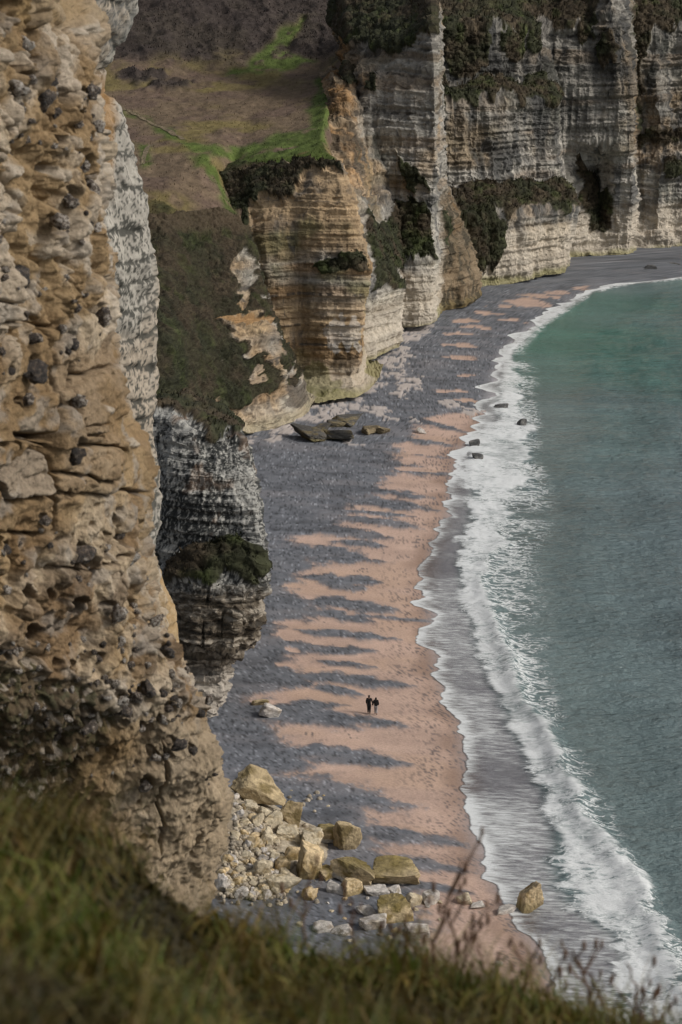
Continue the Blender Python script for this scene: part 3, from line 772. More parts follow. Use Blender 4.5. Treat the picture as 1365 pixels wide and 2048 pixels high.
# ---- plateau and the hillside above it
PL = [
 [(40,520,280),(40,400,305),(40,310,345),(40,235,395),(40,168,435),(40,105,465),(40,45,490),(40,-30,515),(40,-200,580)],
 [(150,475,290),(150,380,310),(150,300,346),(150,230,396),(150,165,436),(150,102,466),(150,42,490),(150,-30,515),(150,-200,580)],
 [(250,440,299),(250,370,315),(250,300,346),(250,230,396),(250,162,440),(250,100,467),(250,40,491),(250,-30,515),(250,-200,580)],
 [(340,448,301),(340,365,318),(340,290,350),(340,225,401),(340,156,446),(340,98,468),(340,38,492),(340,-30,515),(340,-200,580)],
 [(405,432,309),(398,345,325),(400,286,352),(400,222,403),(400,150,449),(400,96,470),(400,36,492),(400,-30,515),(400,-200,580)],
 [(450,430,313),(425,338,333),(440,284,354),(450,218,404),(450,150,451),(450,95,471),(450,36,492),(450,-30,516),(450,-200,580)],
 [(478,452,316),(446,348,342),(480,300,356),(500,215,406),(510,146,453),(510,92,472),(510,34,493),(510,-30,517),(510,-200,580)],
 [(500,345,340),(510,322,343),(530,284,357),(550,210,407),(560,143,455),(560,90,473),(560,32,494),(560,-30,518),(560,-200,580)],
 [(560,334,337),(560,314,341),(580,281,357),(600,202,409),(600,140,456),(600,80,474),(600,30,495),(600,-30,518),(600,-200,580)],
 [(625,325,331),(620,306,338),(622,279,354),(640,194,408),(645,136,454),(640,78,475),(640,28,496),(640,-30,520),(640,-200,580)],
 [(685,330,326),(660,306,335),(642,280,350),(658,192,402),(688,148,424),(690,80,470),(690,28,497),(690,-30,520),(690,-200,580)],
 [(690,345,335),(670,330,345),(660,300,360),(680,210,415),(720,150,450),(740,80,475),(740,28,498),(740,-30,521),(740,-200,580)]]
pt = Patch(lattice(PL), 290, 350, 3, 3)
x, y, z = pt.P[..., 0], pt.P[..., 1], pt.P[..., 2]
base_pl = pt.P.copy(); plU, plV = pt.pu.copy(), pt.pv.copy()
heath = np.array([.165, .122, .082]); C = np.ones(pt.P.shape) * heath
C = mixc(C, np.array([.19, .155, .06]), sstep(.48, .72, fbm(x / 9, y / 14, 1, 4, 250)) * .8)
C = mixc(C, np.array([.140, .098, .078]), sstep(.5, .7, fbm(x / 5, y / 8, 4, 4, 251)) * .7)
gr = np.zeros(pt.pu.shape)
for poly in [[(360,272),(430,285),(520,278),(580,262),(625,255),(620,230),(632,180),(640,140),(700,140),(690,345),(560,335),(470,320),(420,312),(380,292)],
             [(235,205),(250,215),(330,252),(372,270),(365,282),(330,270),(260,228),(230,215)],[(270,285),(305,290),(290,330),(270,330)],
             [(465,150),(500,120),(560,60),(610,35),(620,45),(585,75),(560,105),(640,122),(560,140),(520,150)],[(380,300),(430,340),(470,420),(490,460),(455,440),(420,370)]]:
    gr = np.maximum(gr, pt.region(poly, 6, .07, 12))
gr = blur(blur(gr, 4, 0), 4, 1) * sstep(.25, .5, fbm(x / 3, y / 4, 3, 4, 253) + .08)
C = mixc(C, np.array([.085, .125, .030]) * (.7 + .7 * fbm(x / 2, y / 3, 5, 3, 254))[..., None], gr * .9)
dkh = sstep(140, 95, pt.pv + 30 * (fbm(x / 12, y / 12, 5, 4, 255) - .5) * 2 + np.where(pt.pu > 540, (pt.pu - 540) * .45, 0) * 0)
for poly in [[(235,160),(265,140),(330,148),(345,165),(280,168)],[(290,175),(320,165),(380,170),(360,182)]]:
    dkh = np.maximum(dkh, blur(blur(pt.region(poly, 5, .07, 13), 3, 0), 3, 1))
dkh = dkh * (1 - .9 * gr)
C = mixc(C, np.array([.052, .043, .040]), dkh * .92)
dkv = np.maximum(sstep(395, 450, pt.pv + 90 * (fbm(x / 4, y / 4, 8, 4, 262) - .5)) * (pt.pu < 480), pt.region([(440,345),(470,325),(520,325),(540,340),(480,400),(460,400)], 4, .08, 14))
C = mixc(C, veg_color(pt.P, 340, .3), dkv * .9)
C = C * (.62 + .76 * fbm(x / 1.1, y / 1.6, 2, 3, 256))[..., None]
lumpy = fbm(x / 3.0, y / 5.0, 0, 4, 257) - .5
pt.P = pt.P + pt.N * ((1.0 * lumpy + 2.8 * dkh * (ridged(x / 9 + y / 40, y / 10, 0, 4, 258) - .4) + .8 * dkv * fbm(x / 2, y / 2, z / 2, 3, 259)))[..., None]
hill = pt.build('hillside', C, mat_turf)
tag(hill, 'brown heath plateau edged with green turf and rising to a dark hillside', 'hillside', kind='structure')
mk = rng.random(C.shape[:2]) < .12
TUFTS.append((pt.P[mk], pt.N[mk], C[mk] * 1.02, .28))
mk = (dkh > .5) & (rng.random(C.shape[:2]) < .10)
TUFTS.append((pt.P[mk], pt.N[mk], C[mk] * 1.05, .5))
def trodden(name, pts, width, label, colr):
    ring = []
    f = [np.argmin((plU - u) ** 2 + (plV - v) ** 2) for u, v in pts]
    Q = pt.P.reshape(-1, 3)[f]
    t = np.linspace(0, len(pts) - 1, len(pts) * 14)
    L = np.stack([np.interp(t, np.arange(len(pts)), Q[:, c]) for c in range(3)], -1)
    flat = pt.P.reshape(-1, 3)
    dirv = np.gradient(L, axis=0); side = np.stack([dirv[:, 1], -dirv[:, 0], 0 * dirv[:, 0]], -1); side /= np.linalg.norm(side, axis=1, keepdims=True) + 1e-9
    wv = width * (.6 + .8 * fbm(t * 2, 1, 1, 3, 260))[:, None]
    E = np.stack([L - side * wv, L - side * wv * .3, L + side * wv * .3, L + side * wv], 1)
    for i in range(E.shape[0]):
        for j in range(4):
            k = np.argmin((flat[:, 0] - E[i, j, 0]) ** 2 + (flat[:, 1] - E[i, j, 1]) ** 2)
            E[i, j, 2] = flat[k, 2] + .10
    cc = np.ones((E.shape[0] * 4, 3)) * np.array(colr) * rng.uniform(.6, 1.2, (E.shape[0] * 4, 1))
    o = link(name, raw_mesh(name, E.reshape(-1, 3), grid_faces(E.shape[0], 4), True, {'col': cc}), mat_turf)
    tag(o, label, 'path', kind='structure')
trodden('footpath', [(225,206),(241,214),(262,225),(287,237),(310,249),(335,261),(352,270),(366,278)], .45, 'pale trodden footpath slanting down the brown plateau', (.23, .185, .12))
trodden('footpath', [(306,289),(298,294),(292,305),(288,318),(285,333)], .4, 'short pale footpath curving down beside the near cliff edge', (.22, .18, .12))

# ---- grey lichen cliff standing behind the near face
ed = [(-120,300),(0,284),(60,262),(105,230),(130,212),(190,214),(215,245),(260,264),(330,284),(420,305),(510,319),(620,316),(760,315),(860,312),(940,324),(1010,320),(1110,316),(1150,330),(1210,352),(1260,362),(1400,375),(1900,390),(3560,430)]
cols_ = []
for du, dY in [(-330, -6), (-170, -3), (-95, -1.5), (-45, -.4), (-14, .3), (0, 1.4), (-6, 4), (-60, 14)]:
    cols_.append([(u + du - 9, v, 62 + dY + (1.5 if v < 110 else 0) * 0) for v, u in ed][::-1])
pt = Patch(lattice(cols_), 190, 580, 2, 3)
x, y, z = pt.P[..., 0], pt.P[..., 1], pt.P[..., 2]
bedw = z + 1.5 * (fbm(x / 5, y / 5, z / 2.2, 3, 181) - .5) + .5 * (fbm(x / 2.2, y / 2.2, z / 2.5, 4, 170) - .5) + .30 * (x + 8) / 3
bedp = (bedw / .92) % 1.0
ledge = sstep(.0, .12, bedp) * sstep(1.0, .80, bedp)
flz = ridged(x / .42, y / .42, bedw / 3.5 + np.floor(bedw / .92) * 7.3, 3, 171)
brkn = sstep(.38, .6, fbm(x / 1.1, y / 1.1, z / .9, 3, 182))
d = .05 * ledge * brkn + .24 * (flz - .5) * ledge + .42 * (fbm(x / 2, y / 2, z / 2.2, 4, 172) - .5) + .16 * (fbm(x / .3, y / .3, z / .3, 3, 173) - .5)
d = d + .14 * (vnoise(bedw / .5, x / 2, y / 2, 174) - .5)
C = np.ones(pt.P.shape) * np.array([.37, .345, .30])
C = C * (.8 + .4 * fbm(x / .8, y / .8, z / 1.2, 4, 175))[..., None]
C = mixc(C, np.array([.43, .33, .23]), sstep(.5, .7, fbm(x / 2.2, y / 2.2, z / 3.5, 3, 176)) * .45)
lich = fbm(x / .085, y / .085, z / .11, 4, 177, .6) + .22 * (1 - ledge) + .16 * (fbm(x / 1.4, y / 1.4, z / 1.8, 3, 178) - .5)
C = mixc(C, np.array([.058, .058, .050]), sstep(.53, .60, lich) * .92)
topg = sstep(140, 60, pt.pv)
C = mixc(C, np.array([.19, .19, .18]), topg * .5 * sstep(.4, .55, fbm(x / .5, y / .5, z / .5, 3, 179)))
C = mixc(C, np.array([.40, .27, .13]), sstep(1090, 1140, pt.pv) * .8 * sstep(.35, .55, fbm(x / .8, y / .8, z / 3, 3, 180)))
C = mixc(C, np.array([.30, .17, .06]), sstep(235, 215, pt.pu) * sstep(120, 180, pt.pv) * sstep(420, 340, pt.pv) * .75)
pt.P = pt.P + pt.N * d[..., None]
mat_chalk_near = surface_mat('lichen_chalk', 6.0, .2, .05, 9.0)
o = pt.build('lichen_cliff', C, mat_chalk_near)
tag(o, 'pale grey lichen speckled chalk face just behind the near tan cliff', 'cliff', kind='structure')

# ================================================================== NEAR CLIFF with flints
edge = [(-120,160),(0,152),(46,175),(100,182),(150,197),(185,206),(260,212),(360,211),(450,212),(560,226),(640,236),(710,246),(790,264),(850,280),(890,297),(950,298),(1000,292),(1070,290),(1140,305),(1200,318),(1258,334),(1305,362),(1367,388),(1400,408),(1446,418),(1508,444),(1573,458),(1639,467),(1697,458),(1736,440),(1775,420),(1900,400),(2300,380),(7400,300)]
def nearY(v): return np.interp(v, [-120, 900, 1400, 1640, 2300, 7400], [15.6, 16.2, 17.2, 18.5, 19.5, 20.5])
cols_ = []
for kind, fr_, dY in [('abs', -160, -3.6), ('abs', -60, -2.9), ('frac', .0, -2.3), ('frac', .45, -1.2), ('frac', .78, -.45), ('frac', .94, .1), ('frac', 1.0, .9), ('frac', .98, 2.2), ('frac', .90, 4)]:
    cols_.append([((fr_ if kind == 'abs' else u * fr_), v, nearY(v) + dY) for v, u in edge][::-1])
NS, NT = 330, 880
pt = Patch(lattice(cols_), NS, NT, 4, 7)
x, y, z = pt.P[..., 0], pt.P[..., 1], pt.P[..., 2]
pu, pv = pt.pu.copy(), pt.pv.copy()
pvw = pv + 90 * (fbm(x / .8, y / .8, z / .8, 3, 500) - .5)
knob = sstep(730, 620, pvw)
slab = sstep(620, 720, pvw) * sstep(1090, 1000, pvw)
roughz = sstep(1000, 1090, pvw) * sstep(1480, 1400, pvw)
lowz = sstep(1400, 1480, pvw)
grit = blur(blur(pt.region([(-160,1310),(60,1320),(230,1395),(235,1440),(190,1500),(150,1560),(130,1640),(-160,1900)], 10, .05, 51), 6, 0), 6, 1)
zb = z + .12 * (fbm(x / .9, y / .9, 1, 3, 501) - .5) + .05 * (x + 3)
d = .26 * (fbm(x / 1.1, y / 1.1, z / 1.2, 4, 502) - .5) * 2 + .035 * (fbm(x / .3, y / .3, z / .25, 4, 503) - .5) * 2
wxn, wyn = .10 * (fbm(x / .25, y / .25, z / .25, 3, 504) - .5), .10 * (fbm(x / .25, y / .25, z / .25, 3, 505) - .5)
f1, f2, idn = worley((x + wxn) / .27, (y + wyn) / .27, (z + wxn) / .36, 506)
lump1 = np.sqrt(np.clip(1 - (f1 / .72) ** 2, 0, 1)) * (.3 + idn)
g1, g2, idg = worley((x + wyn) / .105, (y + wxn) / .105, (z + wyn) / .125, 507)
lump2 = np.sqrt(np.clip(1 - (g1 / .7) ** 2, 0, 1)) * (idg > .35)
runs = ridged(x / .26, y / .26, z / 1.5, 3, 508)
d = d + knob * (.17 * lump1 + .045 * lump2 + .10 * (runs - .5))
beds = vnoise(zb / .30, x / 2.5, y / 2.5, 509) - .5
step_ = vnoise(np.floor(zb / .22), 0, 0, 510) - .5
d = d + slab * (.10 * beds + .07 * step_ + .022 * (fbm(x / .4, y / .4, zb / .06, 3, 511) - .5) * 2)
d = d + roughz * (.09 * lump1 * (idn > .3) + .035 * lump2 + .11 * (fbm(x / .35, y / .35, z / .22, 4, 512) - .5) * 2)
d = d + lowz * (.09 * beds + .05 * (runs - .5) + .03 * lump2 * (idg > .7) + .06 * (fbm(x / .25, y / .25, z / .3, 4, 513) - .5) * 2)
q1, q2, idq = worley(x / .055, y / .055, z / .055, 514)
d = d + grit * (.035 * (1 - q1) + .05 * (fbm(x / .12, y / .12, z / .12, 4, 515) - .5) * 2 - .10)
# small holes dissolved in the rock
h1, h2, idh = worley(x / .16, y / .16, z / .15, 516)
d = d - .13 * sstep(.34, .18, h1 + .12 * (idh - .5)) * (idh > .62) * (1 - grit) * (1 - .7 * slab)
chip = np.floor((vnoise(x / .10, y / .10, z / .085, 517) + .3 * vnoise(x / .035, y / .035, z / .03, 518)) * 5) / 5
crease = ridged(x / .33, y / .33, z / .30, 3, 519)
d = d + .055 * (chip - .6) * (1 - .8 * slab - .4 * roughz - .4 * lowz) - .085 * sstep(.80, .97, crease) * (1 - .9 * slab - .55 * roughz - .6 * lowz) + .03 * (fbm(x / .07, y / .07, z / .06, 3, 497) - .5) * 2
# joints and cracks
PXM = 17.0 / FOC / (np.linalg.norm(pt.P[NS // 2, NT // 2 + 1] - pt.P[NS // 2, NT // 2]))
cell = np.linalg.norm(pt.P[200, 600] - pt.P[200, 601]); cell_s = np.linalg.norm(pt.P[200, 600] - pt.P[201, 600])
crack_m = np.zeros(pu.shape)
CR = [([(101,690),(112,740),(121,772),(124,810),(121,850),(119,880),(111,912),(111,985),(115,1022),(111,1060)], 3.6, .16),
 ([(147,700),(151,760),(145,800),(127,812)], 3.0, .13),([(40,873),(80,872),(119,876)], 4.4, .18),([(-20,890),(30,890),(52,884)], 2.6, .09),
 ([(82,903),(108,908)], 2.4, .08),([(82,904),(55,940),(20,968),(36,1012),(108,990)], 2.8, .10),([(-20,976),(20,968)], 2.2, .08),([(55,884),(60,905),(40,940),(5,968)], 3.2, .10),
 ([(152,748),(190,745),(212,738),(240,728)], 2.4, .08),([(155,890),(200,891),(250,894),(266,908)], 2.6, .09),([(118,948),(180,952),(212,964),(262,955)], 2.4, .07),
 ([(118,986),(190,992),(292,984)], 2.4, .07),([(90,545),(94,620),(104,690)], 2.2, .08),([(136,500),(138,560),(150,588)], 3.0, .11),([(160,640),(155,690)], 3.2, .11),
 ([(155,836),(158,872),(225,873)], 1.8, .05),([(155,853),(225,848)], 1.6, .04),([(0,1072),(50,1078),(85,1074),(110,1062)], 2.4, .08),([(232,1290),(234,1180),(228,1120)], 2.0, .06),
 ([(262,935),(256,958)], 1.8, .05),([(330,1480),(325,1540),(316,1600),(314,1700)], 2.0, .06),([(466,1636),(430,1640),(405,1660),(395,1720)], 2.4, .08),([(250,1110),(180,1140),(110,1130)], 2.0, .05),
 ([(0,300),(40,330),(60,400)], 2.0, .06),([(20,650),(60,640),(110,655)], 2.4, .07),([(0,600),(55,610),(90,640)], 2.4, .07),([(60,880),(105,893),(112,905)], 2.0, .06)]
for pts_, wd, dp in CR:
    cl = pt.line(pts_, 1.0, .08, 60, cell_s / cell)
    w_c = 1.35 * wd * 4.3e-3 / cell
    g_ = np.exp(-(cl / w_c) ** 2)
    d = d - 1.7 * dp * g_
    crack_m = np.maximum(crack_m, g_)
blk = pt.region([(82,904),(108,909),(108,988),(36,1011),(20,969),(55,938)], 1, .05, 61)
d = d + .05 * blur(blur(blk, 3, 0), 3, 1)
C = np.ones(pt.P.shape) * np.array([.375, .265, .145])
big = fbm(x / 1.1, y / 1.1, z / .9, 4, 520)
C = mixc(C, np.array([.55, .452, .33]), sstep(.42, .62, big) * (.62 + .33 * knob))
C = mixc(C, np.array([.225, .14, .068]), sstep(.58, .42, fbm(x / .7, y / .7, z / .6, 4, 521)) * (.35 + .5 * roughz + .3 * slab * .5))
C = mixc(C, np.array([.64, .56, .46]), (lump1 > .5) * (knob + .5 * roughz) * sstep(.38, .55, fbm(x / .5, y / .5, z / .5, 3, 522)) * .6)
C = mixc(C, np.array([.36, .25, .12]), sstep(60, 20, pvw) * .6)
C = mixc(C, np.array([.125, .082, .048]), sstep(.58, .72, fbm(x / .45, y / .45, z / .4, 4, 525)) * (.45 + .2 * roughz) * (1 - .6 * slab))      # iron stain
C = mixc(C, np.array([.40, .37, .33]), sstep(.60, .72, fbm(x / .3, y / .3, z / .3, 4, 526)) * .5)                 # grey rind
bandc = vnoise(zb / .10, x / 1.5, y / 1.5, 523)
C = C * (1 - .28 * slab[..., None] * (bandc[..., None] - .4))
C = mixc(C, np.array([.40, .315, .215]) * (.8 + .4 * bandc)[..., None], lowz * sstep(230, 330, pu + 40 * (big - .5)) * .85)
C = mixc(C, np.array([.24, .155, .07]), lowz * sstep(300, 200, pu + 60 * (big - .5)) * .8)
gc = mixc(np.ones(pt.P.shape) * np.array([.115, .085, .05]), np.array([.36, .31, .25]), (idq > .86) * 1.0)
gc = mixc(gc, np.array([.06, .065, .03]), (idq < .3) * .7)
C = mixc(C, gc, grit * .92)
C = mixc(C, np.array([.085, .055, .032]), sstep(.5, .9, crack_m) * .75)        # soil in the joints
C = mixc(C, np.array([.40, .345, .28]), blk * .6)
speck = rng.random(pu.shape)
C = np.where((speck < .018)[..., None], C * .5, C)
PAL = [(163,457,20,16),(150,500,18,20),(158,530,20,20),(262,812,22,12),(284,880,24,13),(255,735,22,10),(60,345,30,16),(70,390,42,14),(125,350,26,14),(25,345,22,12),(170,60,16,12),(20,110,24,14),(35,310,26,12),(205,820,18,10),(310,1255,20,12),(318,1300,22,14),(205,1215,20,14),(395,1405,20,16),(375,1345,18,14),(178,1430,26,10)]
pn1 = .5 * (fbm(x / .12, y / .12, z / .12, 3, 530) - .5) + .9 * (fbm(x / .07, y / .07, z / .07, 3, 532) - .5)
for (cu, cv, ru, rv) in PAL:
    ci, cj = pt.spot(cu, cv)
    k_s = 4.3e-3 / cell * .9
    e = np.hypot((pt.I - ci) * cell_s / (ru * 4.3e-3), (pt.J - cj) * cell / (rv * 4.3e-3)) + pn1
    d = d + .04 * np.sqrt(np.clip(1 - e ** 2, 0, 1))
    C = mixc(C, np.array([.56, .49, .40]), sstep(1.1, .7, e) * .7)
HOLES = [(55,152,13),(166,230,14),(177,537,9),(139,579,11),(199,1073,16),(240,1044,13),(64,1193,22),(138,1205,24),(145,1525,20),(100,1190,14),(35,1262,20),(80,1270,22),(124,280,11),(141,1325,9),(26,1163,10),(10,1090,16),(115,150,9),(136,150,8),(180,873,7),(205,873,7),(220,875,8)]
hn1 = .35 * (fbm(x / .1, y / .1, z / .1, 3, 531) - .5)
for (cu, cv, r_) in HOLES:
    ci, cj = pt.spot(cu, cv)
    e = np.hypot((pt.I - ci) * cell_s, (pt.J - cj) * cell * 1.1) / (r_ * 4.3e-3)
    e = e + hn1
    d = d - .24 * sstep(1.05, .6, e)
    rim = np.exp(-((e - 1.2) / .2) ** 2); d = d + .02 * rim
    C = mixc(C, np.array([.10, .07, .045]), sstep(1.05, .8, e) * .7)
FL = [(63,95,22),(52,140,16),(125,140,24),(45,197,32),(105,197,40),(138,190,24),(172,187,18),(195,183,16),(127,222,15),(152,238,18),(197,259,18),(30,259,18),(118,288,12),(180,278,14),(172,317,16),(177,334,16),(77,309,22),(85,270,16),
 (137,387,24),(182,372,34),(155,378,20),(194,442,20),(110,450,26),(65,487,28),(10,480,25),(80,556,40),(139,581,9),(167,584,14),(20,580,36),(204,564,22),(224,562,14),(147,626,16),(195,624,24),(217,500,14),(115,659,12),(40,440,14),(206,425,12),
 (77,730,30),(35,742,14),(67,812,20),(10,710,14),(149,812,22),(147,892,22),(139,692,16),(75,690,25),(100,690,14),(125,700,12),
 (158,1108,34),(249,1082,16),(215,1106,18),(141,1155,10),(160,1166,8),(205,1216,28),(261,1111,18),(287,1149,20),(299,1178,12),(275,1207,14),(38,1102,20),(35,1200,18),(95,1040,16),(95,1088,10),(60,1130,8),(285,1225,12),
 (308,1251,20),(316,1298,24),(349,1304,18),(182,1307,14),(220,1281,16),(170,1281,10),(267,1254,12),(340,1351,18),(349,1369,14),(15,1313,20),(32,1322,14),(53,1348,12),(50,1307,16),(85,1339,12),(378,1338,10),(262,1282,10),(300,1330,12),
 (240,1402,28),(290,1393,30),(262,1398,18),(288,1455,18),(325,1442,16),(343,1415,16),(343,1486,22),(336,1505,14),(380,1497,16),(308,1512,20),(171,1429,30),(119,1481,14),(130,1425,16),(391,1402,22),(290,1560,22),(402,1425,14),(225,1385,18),(210,1365,14),(250,1340,16),(318,1385,14),(358,1400,14),(405,1552,8),(412,1535,8),(425,1600,6)]
# each larger flint sits in a socket
for (cu, cv, s_) in FL:
    if s_ < 13: continue
    ci, cj = pt.spot(cu, cv)
    wi_, wj_ = int(s_ * 2.2 * 4.3e-3 / cell_s) + 2, int(s_ * 2.2 * 4.3e-3 / cell) + 2
    si, sj = slice(max(0, ci - wi_), ci + wi_), slice(max(0, cj - wj_), cj + wj_)
    e = np.hypot((pt.I[si, sj] - ci) * cell_s, (pt.J[si, sj] - cj) * cell) / (s_ * .5 * 4.3e-3 * 1.5) + hn1[si, sj]
    d[si, sj] -= (.035 + .0018 * s_) * sstep(1.15, .7, e)
    C[si, sj] = mixc(C[si, sj], np.array([.11, .08, .052]), sstep(1.15, .8, e) * .5)
d = d - blur(d.mean(0, keepdims=True), 40, 1) - .03 - .05 * sstep(900, 500, pv)
C = C * .88
pt.P = pt.P + pt.N * d[..., None]
mat_near = surface_mat('near_tan_limestone', 22.0, .32, .05, 16.0, rough=.9)
near = pt.build('near_cliff', C, mat_near)
tag(near, 'tan flint studded cliff face filling the left edge of the view', 'cliff', kind='structure')
NNEW = grid_normals(blur(blur(pt.P, 4, 0), 4, 1))
if pt.flip: NNEW = -NNEW

# ---- flints sticking out of the near cliff
m_fl, nt, bs, out = new_mat('flint_with_white_rind')
tc = nt.nodes.new('ShaderNodeTexCoord'); oi = nt.nodes.new('ShaderNodeObjectInfo')
vm = node(nt, 'ShaderNodeVectorMath', operation='ADD'); nt.links.new(tc.outputs['Object'], vm.inputs[0]); nt.links.new(oi.outputs['Location'], vm.inputs[1])
nz = node(nt, 'ShaderNodeTexNoise', Scale=2.2, Detail=5.0, Roughness=.65); nt.links.new(vm.outputs[0], nz.inputs['Vector'])
cr = nt.nodes.new('ShaderNodeValToRGB'); cr.color_ramp.elements[0].position = .33; cr.color_ramp.elements[0].color = (.022, .02, .019, 1)
cr.color_ramp.elements[1].position = .62; cr.color_ramp.elements[1].color = (.40, .37, .33, 1)
e_ = cr.color_ramp.elements.new(.47); e_.color = (.065, .05, .04, 1); e_ = cr.color_ramp.elements.new(.56); e_.color = (.17, .13, .095, 1)
ad = node(nt, 'ShaderNodeMath', operation='MULTIPLY_ADD'); ad.inputs[1].default_value = .24; nt.links.new(oi.outputs['Random'], ad.inputs[0])
sb_ = node(nt, 'ShaderNodeMath', operation='SUBTRACT'); sb_.inputs[1].default_value = .10; nt.links.new(nz.outputs['Fac'], sb_.inputs[0]); nt.links.new(sb_.outputs[0], ad.inputs[2])
nt.links.new(ad.outputs[0], cr.inputs['Fac']); nt.links.new(cr.outputs['Color'], bs.inputs['Base Color'])
bs.inputs['Roughness'].default_value = .48
nb = node(nt, 'ShaderNodeTexNoise', Scale=9.0, Detail=6.0); nt.links.new(tc.outputs['Object'], nb.inputs['Vector'])
bp = node(nt, 'ShaderNodeBump', Strength=.7, Distance=.06); nt.links.new(nb.outputs['Fac'], bp.inputs['Height']); nt.links.new(bp.outputs[0], bs.inputs['Normal'])
def ico(sub):
    bm = bmesh.new(); bmesh.ops.create_icosphere(bm, subdivisions=sub, radius=1.0)
    V = np.array([v.co[:] for v in bm.verts]); Fc = np.array([[v.index for v in f.verts] for f in bm.faces]); bm.free()
    return V, Fc
ICO = {s: ico(s) for s in (2, 3, 4)}
flint_meshes = []
for k in range(9):
    V, Fc = ICO[3]; r_ = np.random.default_rng(900 + k)
    n = fbm(V[:, 0] * 1.3 + k * 5, V[:, 1] * 1.3, V[:, 2] * 1.3, 3, 600 + k)
    ri = ridged(V[:, 0] * 1.6, V[:, 1] * 1.6 + k * 3, V[:, 2] * 1.6, 2, 620 + k)
    n3 = fbm(V[:, 0] * 3.2, V[:, 1] * 3.2 + k, V[:, 2] * 3.2, 2, 640 + k)
    W = V * (.30 + .95 * n + .55 * (ri - .5) + .4 * (n3 - .5))[:, None] * np.array([1.25, .8, .85 + .3 * r_.random()])
    flint_meshes.append(raw_mesh('flint_nodule', W, Fc, True)); flint_meshes[-1].materials.append(m_fl)
r_ = np.random.default_rng(55)
for band_v, n_, lo, hi in [(200, 16, 5, 12), (300, 14, 4, 10), (470, 14, 5, 12), (585, 14, 4, 11), (700, 8, 4, 9), (1110, 12, 4, 10), (1290, 26, 4, 12), (1380, 34, 5, 13), (1440, 22, 4, 12), (1520, 8, 4, 9)]:
    for _ in range(n_):
        v_ = band_v + r_.normal(0, 22); u_ = r_.uniform(-5, np.interp(v_, [e[0] for e in edge], [e[1] for e in edge]) * .97)
        FL.append((u_, v_, r_.uniform(lo, hi)))
from mathutils import Matrix, Vector, Euler
for k, (u_, v_, s_) in enumerate(FL):
    i, j = pt.spot(u_, v_)
    p = pt.P[i, j]; n = NNEW[i, j]
    rad = s_ * .5 * 4.15e-3 * 1.22
    o = bpy.data.objects.new('flint_nodule', flint_meshes[k % 9]); col.objects.link(o)
    o.location = p + n * (rad * .5 + (.6 * (.05 + .0022 * s_) if s_ >= 13 else 0))
    o.rotation_euler = (r_.uniform(-.5, .5), r_.uniform(-.6, .6), r_.uniform(0, 6.28) if k % 3 == 0 else r_.uniform(-.4, .4))
    q_ = r_.uniform(.8, 1.2, 3) * rad
    o.scale = q_
    o.parent = near
FLINTS_DONE = True

# ================================================================== ROCKFALL AND LOOSE ROCKS
def mound_z(x, y):
    m = 3.2 * sstep(-3.0, -10.5, x) * np.exp(-((y - 142) / 7.0) ** 2)
    m = m + 1.1 * np.exp(-((x + 4.5) / 3.5) ** 2 - ((y - 141) / 5.5) ** 2)
    return m
def land_z(x, y): return beach_z(x, y) + mound_z(np.asarray(x), np.asarray(y))
def on_land(u, v):
    dx, dy, dz = rays(u, v)
    g0 = float(ground(u, v, 1.5)[1])
    ts = np.linspace(max(90, g0 - 22), g0 + 6, 160) / dy
    zz = EYE + dz * ts - land_z(dx * ts, dy * ts)
    k = max(1, int(np.argmax(zz < 0))); t = ts[k - 1] + (ts[k] - ts[k - 1]) * zz[k - 1] / (zz[k - 1] - zz[k] + 1e-9)
    return np.array([dx * t, dy * t, EYE + dz * t])
gx, gy = np.meshgrid(np.linspace(-34, 8, 150), np.linspace(118, 166, 140), indexing='ij')
gm = mound_z(gx, gy)
gz = beach_z(gx, gy) + gm + .25 * gm.clip(0, 1) * (fbm(gx * 1.4, gy * 1.4, 0, 4, 700) - .5) * 2 - .6 * sstep(.7, .1, gm)
gcol = mixc(np.ones(gx.shape + (3,)) * np.array([.42, .36, .27]), np.array([.26, .21, .15]), sstep(.4, .65, fbm(gx * .8, gy * .8, 1, 4, 701)))
gcol = gcol * (.7 + .6 * fbm(gx * 5, gy * 5, 2, 3, 702))[..., None]
mat_rock = surface_mat('boulder_chalk', 4.0, .40, .10, 6.0)
me = raw_mesh('scree_slope', np.stack([gx, gy, gz], -1).reshape(-1, 3), grid_faces(*gx.shape), True, {'col': gcol.reshape(-1, 3)})
scree = link('scree_slope', me, mat_rock)
tag(scree, 'fan of crushed pale chalk at the foot of the near cliff', 'scree', kind='structure')

